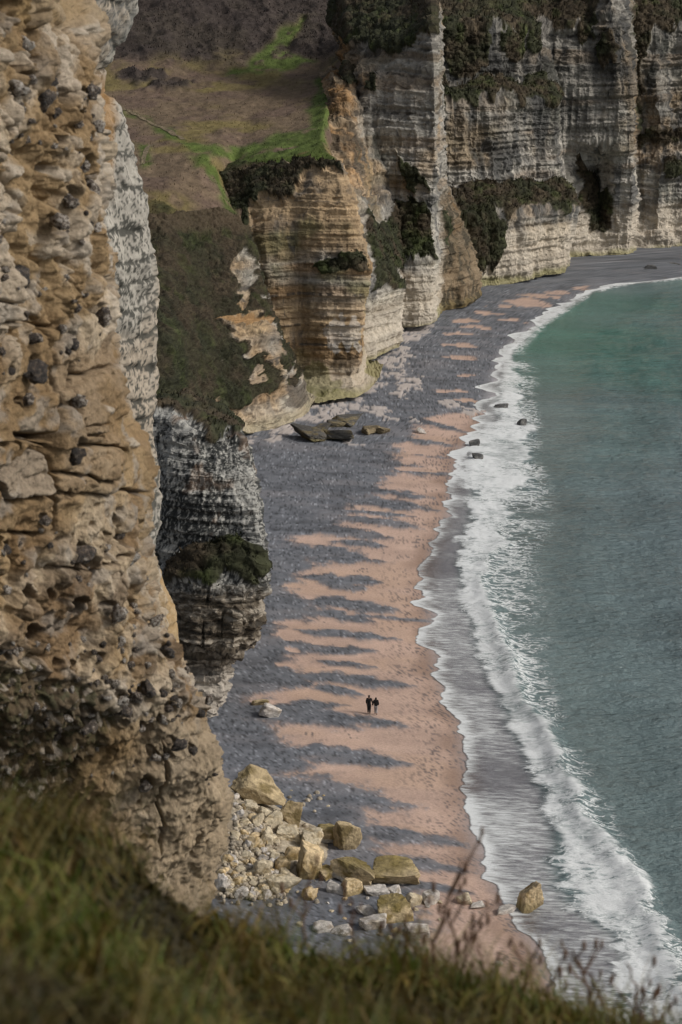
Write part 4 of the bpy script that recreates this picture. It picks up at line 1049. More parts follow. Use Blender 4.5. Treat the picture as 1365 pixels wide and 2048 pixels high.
STY = {'umber': ([.20, .16, .10], [.10, .08, .05], .4), 'pale': ([.52, .445, .32], [.36, .285, .175], .3), 'ochre': ([.56, .435, .265], [.34, .24, .11], .35), 'white': ([.54, .50, .455], [.36, .31, .25], .3),
       'moss': ([.52, .41, .255], [.27, .195, .08], .35), 'dark': ([.085, .08, .072], [.16, .13, .075], .4), 'brown': ([.40, .315, .19], [.19, .145, .07], .4), 'wet': ([.085, .085, .085], [.17, .165, .155], .4)}
def rock_mesh(name, dims, sty, seed, sub=4, cuts=11, rough=.08):
    V, Fc = ICO[sub]; r = np.random.default_rng(seed)
    N_ = r.normal(size=(cuts, 3)); N_ /= np.linalg.norm(N_, axis=1, keepdims=True)
    ax = np.array([[1,0,0],[-1,0,0],[0,1,0],[0,-1,0],[0,0,1],[0,0,-1]], float) + r.normal(0, .30, (6, 3)); ax /= np.linalg.norm(ax, axis=1, keepdims=True)
    N_ = np.concatenate([N_, ax]); h = np.concatenate([r.uniform(.78, 1.08, cuts), r.uniform(.70, .82, 6)])
    dots = np.maximum(V @ N_.T, 1e-3)
    rad = (h / dots); rs = np.sort(rad, axis=1); facet = (h / dots).argmin(1); rad = rs[:, 0]
    rad = rad * (1 + rough * 2 * (fbm(V[:, 0] * 2.5 + seed, V[:, 1] * 2.5, V[:, 2] * 2.5, 4, seed) - .5) + rough * (fbm(V[:, 0] * 8, V[:, 1] * 8 + seed, V[:, 2] * 8, 3, seed + 3) - .5) * 1.6)
    W = V * rad[:, None]
    W /= (W.max(0) - W.min(0)); W *= np.array(dims)
    a, b, m = STY[sty]
    n = fbm(V[:, 0] * 1.6 + seed, V[:, 1] * 1.6, V[:, 2] * 1.6 - seed, 4, seed + 1)
    C = mixc(np.ones((len(V), 3)) * np.array(a), np.array(b), sstep(.62 - m * .3, .78 - m * .3, n))
    if sty == 'moss':
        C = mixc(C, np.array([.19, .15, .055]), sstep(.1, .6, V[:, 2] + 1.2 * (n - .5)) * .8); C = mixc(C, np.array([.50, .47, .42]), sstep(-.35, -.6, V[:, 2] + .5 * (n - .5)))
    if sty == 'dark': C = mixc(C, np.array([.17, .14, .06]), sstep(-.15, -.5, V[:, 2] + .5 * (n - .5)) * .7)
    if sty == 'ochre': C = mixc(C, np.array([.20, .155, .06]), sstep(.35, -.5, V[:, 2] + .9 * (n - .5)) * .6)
    C = C * (.80 + .38 * r.random(len(h))[facet])[:, None]
    C = C * (.42 + 1.16 * fbm(V[:, 0] * 5, V[:, 1] * 5, V[:, 2] * 5 + seed, 4, seed + 2, .65))[:, None]
    return raw_mesh(name, W, Fc, False, {'col': C})
def put_rock(name, cat, label, u0, u1, v0, v1, sty, seed, group=None, rz=0.0, tilt=0.0, sub=3, cuts=9, depth=1.0, on=None, sink=.18, hk=None):
    uc = (u0 + u1) / 2
    g = on if on is not None else on_land(uc, v1 - (v1 - v0) * .12)
    rngm = math.sqrt(g[0] ** 2 + g[1] ** 2 + (EYE - g[2]) ** 2)
    px = rngm / FOC
    w = (u1 - u0) * px * 1.02
    dep = math.asin((EYE - g[2]) / rngm)
    dd = w * .8 * depth
    h = ((v1 - v0) * px - dd * .55 * math.sin(dep)) / math.cos(dep) if hk is None else hk * w
    h = max(h, .38 * w)
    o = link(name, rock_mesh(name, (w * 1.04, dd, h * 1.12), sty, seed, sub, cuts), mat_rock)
    o.location = (g[0], g[1] + dd * .30, g[2] + h * (.5 - sink))
    o.rotation_euler = (r_.uniform(-.08, .08), tilt, rz)
    tag(o, label, cat, group)
    return o
ROCKS = [
 ('boulder','largest brown slab leaning at the top of the rockfall',466,572,1537,1622,'brown',11,.25,.5),
 ('boulder','slanting brown slab end below the largest slab of the rockfall',556,609,1592,1656,'brown',12,.2,.5),
 ('boulder','flat topped ochre block on the right rim of the rockfall',625,677,1648,1686,'moss',13,0,0),
 ('boulder','tall dark crusted block at the right rim of the rockfall',668,720,1641,1704,'brown',14,.3,0),
 ('boulder','big smooth ochre boulder at the middle front of the rockfall',592,650,1686,1763,'ochre',15,.4,0),
 ('boulder','long mossy slab slanting down beside the big ochre boulder',656,744,1708,1772,'moss',16,-.2,.42),
 ('boulder','square yellow mossed block with white base standing on the shingle',741,832,1718,1779,'moss',17,.05,0),
 ('boulder','large pale block at the lower front edge of the rockfall',530,591,1742,1794,'pale',18,.3,-.1),
 ('boulder','long pale block lying below the slanting brown slab',546,607,1646,1685,'pale',19,.1,.25),
 ('boulder','pale broad block between long pale block and flat topped ochre block',594,647,1656,1702,'pale',20,.5,.2),
 ('boulder','rounded tan boulder left of the big ochre boulder',566,604,1690,1724,'ochre',21,.2,0),
 ('boulder','pale blocky stone below the largest slab, right of three',529,566,1622,1660,'pale',22,.4,0),
 ('boulder','pale cube shaped stone below the largest slab',503,527,1626,1657,'pale',23,.2,0),
 ('boulder','pale angular stone tucked right under the largest slab',512,546,1612,1642,'pale',24,-.3,.1),
 ('boulder','small pale stone at the left under the largest slab',489,514,1602,1627,'pale',25,.1,0),
 ('boulder','tan stone in the left middle of the rockfall rubble',494,522,1670,1699,'ochre',26,.6,0),
 ('boulder','upright pale stone in the middle of the rockfall rubble',520,548,1658,1695,'pale',27,.3,0),
 ('boulder','pale tilted block in the lower left of the rockfall',505,545,1717,1755,'pale',28,.5,.25),
 ('boulder','tan upright block directly above the large pale block',549,580,1713,1747,'ochre',29,.1,0),
 ('boulder','round pale boulder at the rockfall toe, left of two',644,683,1756,1792,'white',30,.2,0),
 ('boulder','round ochre capped boulder at the rockfall toe, right of two',681,724,1753,1796,'ochre',31,.5,0),
 ('boulder','olive stone wedged between big ochre boulder and long slab',632,680,1728,1762,'moss',32,.3,.2),
 ('boulder','rust coloured flat stone on the shingle below the big ochre boulder',604,636,1780,1806,'ochre',33,.1,0),
 ('boulder','low pale rock at the foot of the square mossy block',729,774,1770,1796,'white',34,.2,0),
 ('boulder','white pointed rock just right of the low pale rock',774,807,1769,1794,'white',35,.7,0),
 ('boulder','boulder with dark hollow top among the white beach rocks',752,822,1791,1852,'moss',36,.3,0),
 ('boulder','cream and ochre rock right of the dark hollow boulder',807,844,1780,1818,'pale',37,.6,.2),
 ('boulder','rounded white rock at the right end of the beach rocks',844,878,1782,1812,'white',38,.3,0),
 ('boulder','white rock left of the dark hollow boulder',710,750,1806,1834,'white',39,.1,0),
 ('boulder','pair shaped white rock in front of the dark hollow boulder',718,776,1829,1867,'white',40,.2,0),
 ('boulder','cream rock just above the grass, left of two',626,666,1843,1868,'white',41,.1,0),
 ('boulder','pinkish white rock just above the grass, right of two',666,710,1849,1876,'white',42,.4,0),
 ('boulder','half hidden pale rock behind the dry stems',811,860,1850,1880,'white',43,.2,0),
 ('boulder','tall upright brown and cream stone standing alone in the backwash',1037,1088,1763,1834,'ochre',44,.2,-.08),
 ('boulder','flat pale rock in the wash beside the upright stone',992,1032,1808,1831,'white',45,.2,0),
 ('boulder','small pale and mossy rock on the sand',914,946,1788,1812,'pale',46,.2,0),
 ('boulder','thin white slab lying on the pink sand',943,972,1808,1818,'white',47,.1,0),
 ('boulder','white angular rock alone on the shingle left of the walkers',517,564,1407,1441,'white',48,.35,.2),
 ('boulder','flat brown rock behind the lone white rock',504,538,1396,1414,'brown',49,.2,0),
 ('boulder','broad dark slab in front of the far boulder group',594,664,853,891,'dark',50,.1,.12),
 ('boulder','dark squared slab at the right of the far boulder group',640,712,846,890,'dark',51,-.1,0),
 ('boulder','low dark boulder at the back left of the far group',625,662,843,866,'dark',52,.2,0),
 ('boulder','dark rounded boulder in the middle of the far group',652,688,836,858,'dark',53,.2,0),
 ('boulder','dark boulder on top at the back right of the far group',660,717,828,858,'dark',54,-.1,.15),
 ('boulder','small dark rock at the left end of the far group',591,613,848,862,'dark',55,.2,0),
 ('boulder','angular brown rock right of the far dark group',714,761,848,873,'umber',56,.3,0),
 ('boulder','rounded brown rock at the right end of the far boulders',746,781,849,871,'umber',57,.5,0),
 ('boulder','grey rock in the foam, upper of two side by side',939,960,878,896,'wet',58,.2,0),
 ('boulder','grey rock in the foam, lower of two',945,968,905,921,'wet',59,.5,0),
 ('boulder','long dark reef rock at the edge edge of the surf',990,1018,806,820,'wet',60,-.2,0),
 ('boulder','dark rock seaward of the reef rock, in breaking water',1034,1057,836,856,'wet',61,.3,0),
 ('boulder','pale boulder on the shingle near the sand wedges',830,850,855,869,'white',62,.1,0),
 ('boulder','dark rock at the far right waterline',1330,1362,524,541,'wet',63,.1,0),
 ('boulder','small dark rock poking from the far green water',1322,1335,554,565,'wet',64,.1,0),
 ('boulder','dark low rock on the far shore near the frame edge',1290,1314,528,540,'wet',65,.1,0),
 ('boulder','grey stone at the bottom left foot of the near cliff',432,462,1748,1782,'white',66,.3,0),
 ('boulder','pale stone half behind grass at the rockfall foot',470,500,1772,1798,'white',67,.2,0),
 ('boulder','small white stone low on the sand above the dry stems',990,1006,1922,1934,'white',68,.2,0),
 ('boulder','white stone at the sand edge behind the grass',965,990,1944,1966,'white',69,.2,0),
]
for (nm, lb, u0, u1, v0, v1, st, sd, rz, tl) in ROCKS:
    kw = {}
    if sd == 17: kw = dict(cuts=3)
    if sd == 44: kw = dict(cuts=6, hk=1.45, depth=.9)
    if 50 <= sd <= 57: kw = dict(cuts=4, depth=1.15, hk=.34, sink=.1)
    if sd in (48, 38, 42): kw = dict(cuts=12)
    if sd in (16, 11): kw = dict(depth=.75, cuts=5)
    if 'cuts' not in kw: kw['cuts'] = 5
    if u1 - u0 > 40: kw['sub'] = 4
    put_rock(nm, 'boulder', lb, u0, u1, v0, v1, st, 800 + sd, None, rz, tl, **kw)
# smaller blocks of the rockfall: counted one by one while they can be told apart
variants = [rock_mesh('chalk_block', (1, .85, .75), ('pale', 'pale', 'ochre', 'white')[k % 4], 1500 + k, 2, 7) for k in range(12)]
for m_ in variants: m_.materials.append(mat_rock)
r_ = np.random.default_rng(77)
pile = [(468,1575),(490,1600),(545,1660),(560,1700),(590,1760),(575,1790),(520,1800),(450,1790),(440,1740),(465,1690)]
n_put = 0; tries = 0
while n_put < 200 and tries < 4000:
    tries += 1
    u_, v_ = r_.uniform(436, 660), r_.uniform(1575, 1805)
    pu_, pv_ = np.array([u_]), np.array([v_])
    core = inpoly(pu_, pv_, pile)[0]
    if not core and r_.random() > .03: continue
    g = on_land(u_, v_); w = (r_.uniform(7, 24) if core else r_.uniform(5, 11)) * 150 / FOC
    o = bpy.data.objects.new('chalk_block', variants[n_put % 12]); col.objects.link(o)
    o.location = (g[0], g[1], g[2] + w * .18); o.scale = (w, w, w); o.rotation_euler = (r_.uniform(-.5, .5), r_.uniform(-.5, .5), r_.uniform(0, 6.28))
    where = 'right under the largest slab' if v_ < 1625 else ('in the upper rubble of the rockfall' if v_ < 1675 else ('in the middle rubble of the rockfall' if v_ < 1725 else 'at the lower edge of the rockfall'))
    side_ = 'against the near cliff' if u_ < 485 else 'away from the near cliff'
    tag(o, 'small %s chalk block %s, %s' % (('cream', 'cream', 'ochre', 'whitish')[n_put % 4], where, side_), 'rock', 'small chalk blocks of the rockfall')
    n_put += 1
for (u_, v_, s_) in [(690,1800,9),(700,1812,7),(655,1808,7),(664,1825,8),(780,1800,9),(735,1800,8),(880,1806,7),(790,1865,12),(760,1872,10),(600,1852,12),(690,1840,7),(880,1840,6),(560,1810,10),(855,1815,8),(780,1878,9),(540,1812,8),(832,1822,9),(700,1885,9)]:
    g = on_land(u_, v_); w = s_ * 1.4 * 145 / FOC
    o = bpy.data.objects.new('chalk_block', variants[int(u_) % 12]); col.objects.link(o)
    o.location = (g[0], g[1], g[2] + w * .15); o.scale = (w, w, w); o.rotation_euler = (r_.uniform(-.3, .3), r_.uniform(-.3, .3), r_.uniform(0, 6.28))
    tag(o, 'small pale stone scattered on the shingle below the rockfall', 'rock', 'stones scattered below the rockfall')
# crumbs too small to count
VV, FF, CC = [], [], []; nb_ = 0
V2, F2 = ICO[2]
for k in range(1500):
    u_, v_ = r_.uniform(436, 640), r_.uniform(1580, 1810)
    if not inpoly(np.array([u_]), np.array([v_]), pile)[0] and r_.random() > .12: continue
    p = ground(u_, v_, 1.0); x_, y_ = p[0], p[1]
    for _ in range(4):
        zt = float(land_z(x_, y_)); p = ground(u_, v_, zt); x_, y_ = x_ * .5 + p[0] * .5, y_ * .5 + p[1] * .5
    w = r_.uniform(.06, .24)
    s_ = r_.uniform(.7, 1.2, 3) * w
    VV.append(V2 * s_ * (1 + .3 * (r_.random((len(V2), 1)) - .5)) + np.array([x_, y_, float(land_z(x_, y_)) + w * .3])); FF.append(F2 + nb_); nb_ += len(V2)
    CC.append(np.ones((len(V2), 3)) * (np.array([.43, .37, .285]) * r_.uniform(.5, 1.15)))
o = link('chalk_rubble', raw_mesh('chalk_rubble', np.concatenate(VV), np.concatenate(FF), False, {'col': np.concatenate(CC)}), mat_rock)
tag(o, 'crumbled pale chalk rubble between the blocks of the rockfall', 'rubble', kind='stuff')

# ================================================================== GROUND COVER on ledges and plateau
m_tuft, nt, bs, out = new_mat('scrub_leaves')
vc = node(nt, 'ShaderNodeVertexColor', layer_name='col'); nt.links.new(vc.outputs[0], bs.inputs['Base Color']); bs.inputs['Roughness'].default_value = .85
bs.inputs['Specular IOR Level'].default_value = .1
Vs, Fs, Cs = [], [], []; nb_ = 0
for (Pp, Nn, Cc, sz) in TUFTS:
    n = len(Pp)
    if n == 0: continue
    for k in range(2):
        a = rng.uniform(0, 6.28, n); s_ = sz * rng.uniform(.3, .95, n)
        side = np.stack([np.cos(a), np.sin(a), rng.uniform(-.2, .2, n)], -1) * (s_ * .32)[:, None]
        up = (Nn * .55 + np.array([0, 0, .6]) + rng.normal(0, .35, (n, 3))) * s_[:, None] * .9
        b_ = Pp + rng.normal(0, .25, (n, 3)) * sz - Nn * .08
        T = np.stack([b_ - side, b_ + side, b_ + up + side * .5, b_ + up - side * .4], 1)
        Vs.append(T.reshape(-1, 3)); Fs.append(np.arange(n * 4).reshape(n, 4) + nb_); nb_ += n * 4
        Cs.append(np.repeat(Cc * rng.uniform(.75, 1.15, (n, 1)), 4, axis=0))
o = link('scrub', raw_mesh('scrub', np.concatenate(Vs), np.concatenate(Fs), False, {'col': np.clip(np.concatenate(Cs), 0, 1)}), m_tuft)
tag(o, 'dark scrub and rough grass clothing the cliff ledges and plateau', 'scrub', kind='stuff')

# ================================================================== FOREGROUND BANK
sil = [(-900,1440),(-300,1570),(0,1640),(100,1665),(200,1705),(300,1760),(400,1815),(500,1865),(600,1900),(700,1915),(850,1935),(1000,1975),(1150,2020),(1365,2090),(1700,2200),(2600,2460)]
ux = np.linspace(-900, 2600, 280)
vs_ = np.interp(ux, [s[0] for s in sil], [s[1] for s in sil])
vs_ = vs_ + 12
Erow = at(ux, vs_, 4.6)
rowsP = [Erow]
for k, (Yk, dv) in enumerate([(4.0, 70), (3.4, 150), (2.8, 260), (2.2, 420), (1.6, 700)]):
    rowsP.append(at(ux, vs_ + dv, Yk))
back = Erow.copy(); back[:, 1] += .9; back[:, 2] -= 1.6
back2 = Erow.copy(); back2[:, 1] += 1.6; back2[:, 2] -= 8
BK = np.stack([back2, back] + rowsP, 1)
btt = Patch.__new__(Patch)
def dens(A, n, m):
    S, K = A.shape[:2]; s = np.linspace(0, S - 1, n); t = np.linspace(0, K - 1, m)
    B = np.stack([np.stack([np.interp(s, np.arange(S), A[:, k, c]) for k in range(K)], 1) for c in range(3)], -1)
    return np.stack([np.stack([np.interp(t, np.arange(K), B[i, :, c]) for i in range(n)], 0) for c in range(3)], -1)
NG = 260
GB = dens(BK, NG, 80); GB = blur(blur(GB, 3, 0), 5, 1)
GB[..., 2] += .10 * (fbm(GB[..., 0] * 2, GB[..., 1] * 2, 0, 3, 750) - .5)
gcol = np.ones(GB.shape) * np.array([.05, .042, .022])
mat_soil = surface_mat('dark_turf_soil', 30.0, .3, .03, 40.0)
bank = link('grassy_bank', raw_mesh('grassy_bank', GB.reshape(-1, 3), grid_faces(NG, 80), True, {'col': gcol.reshape(-1, 3)}), mat_soil)
tag(bank, 'cliff top bank of dark turf soil under the foreground grass', 'bank', kind='structure')
def blades(n, rows, length, width, cols_w, lean, stiff, seed):
    r = np.random.default_rng(seed)
    gi = r.uniform(2, NG - 3, n); gj = r.uniform(rows[0], rows[1], n)
    i0, j0 = gi.astype(int), gj.astype(int)
    base = GB[i0, j0] + (GB[i0 + 1, j0] - GB[i0, j0]) * (gi - i0)[:, None] + (GB[i0, np.minimum(j0 + 1, 79)] - GB[i0, j0]) * (gj - j0)[:, None]
    cl = fbm(base[:, 0] * 5, base[:, 1] * 5, 1, 3, 770)
    L = length * r.uniform(.5, 1.25, n) * (.15 + 1.7 * sstep(.3, .7, cl))
    az = r.uniform(0, 6.28, n) * .8 + lean + 3 * (fbm(base[:, 0] * 2.5, base[:, 1] * 2.5, 5, 2, seed + 1) - .5)
    k0 = r.uniform(.1, .5, n); k1 = k0 + stiff * r.uniform(.5, 1.8, n)
    S = 4; V = np.zeros((n, S, 2, 3)); p = base.copy()
    wdir = np.stack([-np.sin(az), np.cos(az), 0 * az], -1)
    wdir = wdir * .5 + np.array([.75, 0, 0])
    for s in range(S):
        f = s / (S - 1); wv = width * r.uniform(.9, 1.1, n) * (1 - f ** 1.6 * .92)
        V[:, s, 0] = p - wdir * wv[:, None]; V[:, s, 1] = p + wdir * wv[:, None]
        th = k0 + (k1 - k0) * f
        p = p + np.stack([np.cos(az) * np.sin(th), np.sin(az) * np.sin(th), np.cos(th)], -1) * (L / (S - 1))[:, None]
    q = np.arange(n * S * 2).reshape(n, S, 2)
    Fq = np.stack([q[:, :-1, 0], q[:, :-1, 1], q[:, 1:, 1], q[:, 1:, 0]], -1).reshape(-1, 4)
    pal = np.array([c for c, w in cols_w]); pr = np.array([w for c, w in cols_w], float)
    zone = fbm(base[:, 0] * 1.8, base[:, 1] * 1.8, 2, 3, 760)
    ch = r.choice(len(pal), size=n, p=pr / pr.sum())
    c = pal[ch] * r.uniform(.6, 1.3, (n, 1)); c = c * (.22 + 1.9 * sstep(.34, .68, cl * .5 + zone * .5))[:, None]
    c = np.where((zone > .60)[:, None], c * np.array([.80, .92, .75]), c * np.array([1.0, .92, .72])) * .62
    Cv = np.repeat(c[:, None, None, :], S, 1).repeat(2, 2)
    tipm = (np.linspace(0, 1, S) ** 1.5)[None, :, None, None] * (r.random(n) * .8)[:, None, None, None]
    Cv = Cv * (1 - tipm) + np.array([.26, .19, .05]) * tipm
    return V.reshape(-1, 3), Fq, Cv.reshape(-1, 3)
m_grass, nt, bs, out = new_mat('grass_blades')
vc = node(nt, 'ShaderNodeVertexColor', layer_name='col'); nt.links.new(vc.outputs[0], bs.inputs['Base Color']); bs.inputs['Roughness'].default_value = .6
tl_ = nt.nodes.new('ShaderNodeBsdfTranslucent'); nt.links.new(vc.outputs[0], tl_.inputs['Color']); ms = node(nt, 'ShaderNodeMixShader'); ms.inputs[0].default_value = .3
nt.links.new(bs.outputs[0], ms.inputs[1]); nt.links.new(tl_.outputs[0], ms.inputs[2]); nt.links.new(ms.outputs[0], out.inputs['Surface'])
GCOL = [((.10, .135, .020), 5), ((.20, .165, .04), 3), ((.22, .15, .05), 2.2), ((.05, .07, .016), 3), ((.12, .07, .03), 2)]
parts_ = [blades(36000, (16, 78), .135, .0042, GCOL, 0.6, 2.3, 31), blades(12000, (10, 34), .12, .0040, GCOL, 0.2, 2.3, 32), blades(2800, (14, 50), .17, .0026, [((.20, .14, .06), 2), ((.15, .12, .04), 2)], 0.4, .7, 33)]
nb_ = 0; Vs, Fs, Cs = [], [], []
for V_, F_, C_ in parts_:
    Vs.append(V_); Fs.append(F_ + nb_); Cs.append(C_); nb_ += len(V_)
o = link('grass', raw_mesh('grass', np.concatenate(Vs), np.concatenate(Fs), True, {'col': np.concatenate(Cs)}), m_grass)
tag(o, 'blurred tangle of olive and straw coloured grass in the foreground', 'grass', kind='stuff')

# dry stems standing above the grass
m_stem = surface_mat('dry_stem', 60.0, .35, .002, 120.0, color=(.13, .075, .048))
def tube(pts, r0, r1, sides=6):
    pts = np.array(pts, float); n = len(pts); t = np.gradient(pts, axis=0); t /= np.linalg.norm(t, axis=1, keepdims=True)
    a = np.cross(t, np.array([.3, .9, .1])); a /= np.linalg.norm(a, axis=1, keepdims=True); b = np.cross(t, a)
    ang = np.linspace(0, 2 * np.pi, sides, endpoint=False); rr = np.linspace(r0, r1, n)
    V = pts[:, None] + rr[:, None, None] * (a[:, None] * np.cos(ang)[None, :, None] + b[:, None] * np.sin(ang)[None, :, None])
    i = np.arange(n * sides).reshape(n, sides); j = np.roll(i, -1, axis=1)
    Fq = np.stack([i[:-1], j[:-1], j[1:], i[1:]], -1).reshape(-1, 4)
    return V.reshape(-1, 3), Fq
def stem(ub, vb, ut, vt, Y, label, seed, branches=5, thick=.0042):
    r = np.random.default_rng(seed)
    A_, B_ = at(ub, vb, Y), at(ut, vt, Y + r.uniform(-.15, .15))
    root = bpy.data.objects.new('dry_weed_stem', None); col.objects.link(root); root.location = A_
    tag(root, label, 'weed', 'dry stems above the grass')
    s = np.linspace(0, 1, 9)[:, None]; bend = np.array([r.uniform(-.03, .03), r.uniform(-.04, .04), 0]) * np.sin(s * np.pi)
    line_ = (B_ - A_) * s + bend + r.normal(0, .003, (9, 3))
    V_, F_ = tube(line_, thick, thick * .45); link('stalk', raw_mesh('stalk', V_, F_), m_stem, root)
    Ls = np.linalg.norm(B_ - A_)
    for k in range(branches):
        f = r.uniform(.25, .9); p0 = np.array([np.interp(f, s[:, 0], line_[:, c]) for c in range(3)])
        dr = np.array([r.choice([-1, 1]) * r.uniform(.3, .8), r.uniform(-.3, .3), r.uniform(.5, 1.0)]); dr /= np.linalg.norm(dr)
        ln = Ls * r.uniform(.15, .38)
        q = p0 + dr * np.linspace(0, 1, 5)[:, None] * ln + np.array([0, 0, .18 * ln]) * (np.linspace(0, 1, 5)[:, None] ** 2)
        V_, F_ = tube(q, thick * .55, thick * .25, 5); tw = link('twig', raw_mesh('twig', V_, F_), m_stem, root)
        V3, F3 = ICO[2]; hd = V3 * np.array([.004, .004, .013]) * r.uniform(.8, 1.4) + q[-1]
        link('seed_head', raw_mesh('seed_head', hd, F3), m_stem, tw)
STEMS = [(632,1880,622,1735,'thin brown stem standing before the lower left of the rockfall'),(720,1900,706,1790,'leaning brown stem left of the white beach rocks'),(840,1930,812,1820,'reddish stem cluster stalk left of centre before the shingle'),
 (850,1940,925,1712,'tallest slanting dry stem reaching over the sand'),(905,1945,885,1800,'upright branched dry stem beside the tallest slanting one'),(920,1950,945,1822,'short dry stem right of the tallest slanting one'),
 (1020,1965,1028,1880,'short bushy dry stem before the lower sand'),(1045,1970,1075,1890,'dry stem leaning right near the wet sand edge'),(1185,2020,1145,1890,'thick dark dry stalk bent left over the backwash'),
 (1205,2030,1180,1935,'short dark dry stalk beside the thick bent one'),(1255,2040,1250,1910,'faint thin stem rising over the foam'),(1300,2060,1292,1975,'forked dry stem near the bottom right corner'),(1330,2070,1310,1990,'rightmost bent dry stem at the bottom corner'),
 (760,1915,770,1830,'short dry stem in front of the dark hollow boulder'),(980,1955,962,1868,'slim dry stem between the two sandy gaps'),(1110,1990,1125,1915,'small dry stem over the grey backwash'),(870,1940,855,1850,'brown twiggy stem at the foot of the tallest one'),(800,1925,830,1838,'reddish twig leaning right of the white rocks')]
for k, (ub, vb, ut, vt, lb) in enumerate(STEMS):
    stem(ub, vb + 45, ut, vt + 12, 4.3, lb, 950 + k, 6 if k in (3, 4, 8) else 4, .0060 if k == 8 else .0042)

# ================================================================== THE TWO WALKERS
def skin_mesh(name, joints, edges, mat, parent, subsurf=2, root=0):
    me = bpy.data.meshes.new(name)
    me.from_pydata([j[:3] for j in joints], edges, [])
    o = bpy.data.objects.new(name, me); col.objects.link(o)
    md = o.modifiers.new('Skin', 'SKIN'); md.use_smooth_shade = True
    if not me.skin_vertices: me.skin_vertices.new(name='')
    for k, j in enumerate(joints):
        rr = j[3] if isinstance(j[3], tuple) else (j[3], j[3])
        me.skin_vertices[0].data[k].radius = rr
        me.skin_vertices[0].data[k].use_root = (k == root)
    s = o.modifiers.new('Subdivision', 'SUBSURF'); s.levels = subsurf; s.render_levels = subsurf
    me.materials.append(mat); o.parent = parent
    return o
def cloth(name, c, rough=.85): return surface_mat(name, 25.0, .25, .004, 60.0, rough=rough, color=c)
m_skin = surface_mat('skin', 30, .1, .001, 60, rough=.55, color=(.45, .26, .19))
m_black = cloth('black_jacket_cloth', (.012, .012, .013)); m_black2 = cloth('black_quilted_cloth', (.014, .013, .013)); m_trous = cloth('black_trouser_cloth', (.015, .015, .017)); m_pale = cloth('pale_trouser_cloth', (.34, .31, .30))
m_hair = surface_mat('dark_hair', 60, .3, .004, 120, rough=.6, color=(.012, .010, .009)); m_shoe = cloth('dark_shoe', (.014, .013, .013), .6)
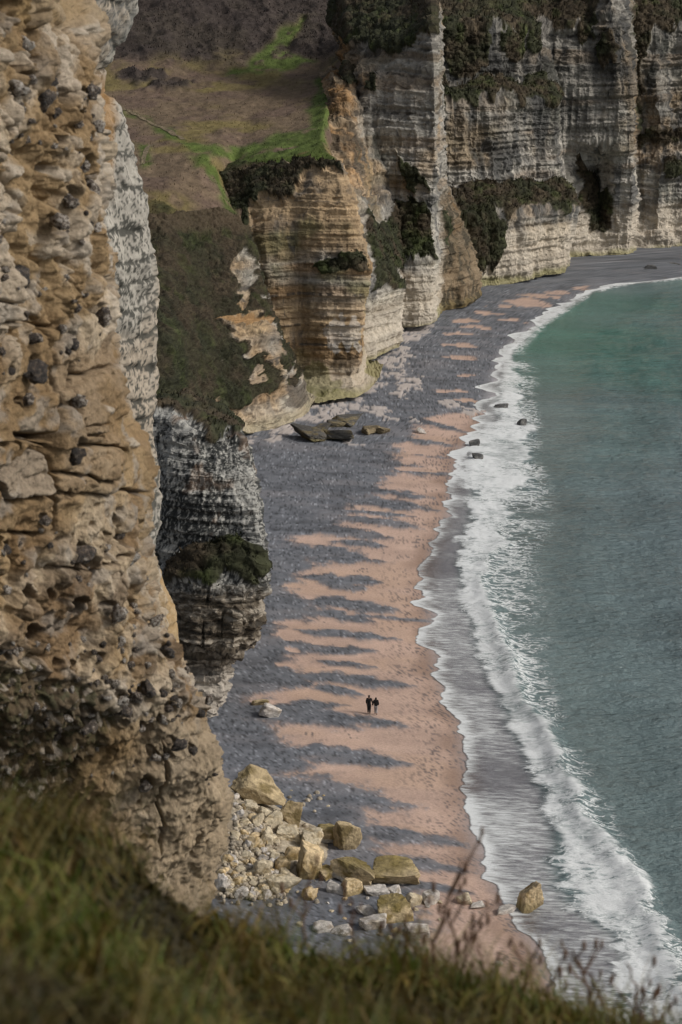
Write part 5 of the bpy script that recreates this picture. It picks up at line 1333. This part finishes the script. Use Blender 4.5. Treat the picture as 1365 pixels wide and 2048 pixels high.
def person(g, h, hold, label, puffy, pale):
    """a walker seen from behind; local +y is the walking direction; hold: +1 holds hands on the right, -1 on the left"""
    root = bpy.data.objects.new('person', None); col.objects.link(root); root.location = g
    root.rotation_euler = (0, 0, -.05)
    tag(root, label, 'person', 'couple walking on the beach')
    s = h / 1.75
    def J(x, y, z, r): return (x * s, y * s, z * s, tuple(q * s for q in r) if isinstance(r, tuple) else r * s)
    armL = [J(-.19,0,1.42,.055), J(-.24,-.03,1.16,.045), J(-.22,.04,.93,.036), J(-.22,.05,.86,(.042,.02))]
    armR = [J(.19,0,1.42,.055), J(.27,-.02,1.16,.045), J(.36,.02,.92,.036), J(.385,.03,.855,(.042,.02))]
    if hold < 0: armL, armR = [(-a, b, c, d) for a, b, c, d in armR], [(-a, b, c, d) for a, b, c, d in armL]
    js = [J(0,0,.98,(.10,.08)), J(0,0,1.18,(.09,.07)), J(0,-.01,1.38,(.11,.07)), J(0,-.005,1.50,.05), J(0,.01,1.57,.065), J(0,.015,1.655,(.078,.092)), J(0,.01,1.72,.055)]
    ed_ = [(0,1),(1,2),(2,3),(3,4),(4,5),(5,6)]
    def chain(lst, at_):
        prev = at_
        for j in lst: js.append(j); ed_.append((prev, len(js) - 1)); prev = len(js) - 1
        return prev
    hl = chain(armL, 2); hr = chain(armR, 2)
    for hnd, sx in ((hl, -1), (hr, 1)):
        hx, hy, hz = js[hnd][0] / s, js[hnd][1] / s, js[hnd][2] / s
        for q, (fx, ln) in enumerate([(-.028,.075),(-.010,.085),(.010,.080),(.027,.065)]):
            chain([J(hx + .004 * sx, hy + fx, hz - .045, .0095), J(hx - .012 * sx, hy + fx, hz - .045 - ln * .55, .008), J(hx - .028 * sx, hy + fx, hz - .045 - ln * .85, .007)], hnd)
        chain([J(hx - .02 * sx, hy + .035, hz - .02, .010), J(hx - .03 * sx, hy + .05, hz - .055, .008)], hnd)
    legL = [J(-.09,0,.90,.085), J(-.085,.10,.50,.058), J(-.08,.02,.10,.04), J(-.08,.13,.035,(.042,.03))]
    legR = [J(.09,0,.90,.085), J(.085,-.02,.50,.058), J(.08,-.22,.14,.04), J(.08,-.14,.045,(.042,.03))]
    chain(legL, 0); chain(legR, 0)
    skin_mesh('body', js, ed_, m_skin, root)
    b = .035 if puffy else .016
    jk = [J(0,0,.80 if puffy else .78,(.17 + b, .13 + b)), J(0,0,1.12,(.15 + 1.6 * b,.11 + 1.6 * b)), J(0,-.01,1.34,(.17 + b,.115 + b)), J(0,-.005,1.50,(.12,.10))]
    je = [(0,1),(1,2),(2,3)]
    for arm in (armL, armR):
        prev = 2
        for q, a in enumerate(arm[:3]):
            rr = (.072, .060, .046)[q] + b * .8
            jk.append((a[0], a[1], a[2], rr * s)); je.append((prev, len(jk) - 1)); prev = len(jk) - 1
    jacket = skin_mesh('jacket', jk, je, m_black2 if puffy else m_black, root)
    if puffy:
        hd = [J(0,-.05,1.50,(.10,.08)), J(0,-.035,1.60,(.115,.11)), J(0,-.01,1.70,(.105,.105)), J(0,.0,1.77,.05)]
        skin_mesh('hood', hd, [(0,1),(1,2),(2,3)], m_black2, jacket)
    else:
        hd = [J(0,-.045,1.56,(.09,.07)), J(0,-.03,1.64,(.10,.10)), J(0,-.012,1.71,(.105,.11)), J(0,0,1.765,.05)]
        skin_mesh('hair', hd, [(0,1),(1,2),(2,3)], m_hair, root)
        skin_mesh('collar', [J(0,-.02,1.46,(.13,.11)), J(0,-.02,1.56,(.11,.10))], [(0,1)], m_black, jacket)
    tr_ = [J(0,0,.96,(.155,.11)), J(-.09,0,.86,.125), J(-.085,.10,.50,.095), J(-.08,.02,.09,.075), J(.09,0,.86,.125), J(.085,-.02,.50,.095), J(.08,-.22,.14,.075)]
    skin_mesh('trousers', tr_, [(0,1),(1,2),(2,3),(0,4),(4,5),(5,6)], m_pale if pale else m_trous, root)
    skin_mesh('shoe', [J(-.08,-.04,.045,.045), J(-.08,.08,.042,.046), J(-.08,.16,.03,.032), J(-.08,.0,.10,.05)], [(0,1),(1,2),(0,3)], m_shoe, root)
    skin_mesh('shoe', [J(.08,-.27,.10,.045), J(.08,-.19,.05,.046), J(.08,-.12,.03,.034), J(.08,-.23,.15,.05)], [(0,1),(1,2),(0,3)], m_shoe, root)
    return root
ga = on_beach(738.5, 1428.5); gb = on_beach(752.2, 1429.5)
person((ga[0], ga[1], ga[2] + .06), 1.80, +1, 'taller walker in black jacket and black trousers, seen from behind holding hands', False, False)
person((gb[0], gb[1], gb[2] + .06), 1.62, -1, 'shorter walker in hooded black jacket and pale trousers holding hands', True, True)
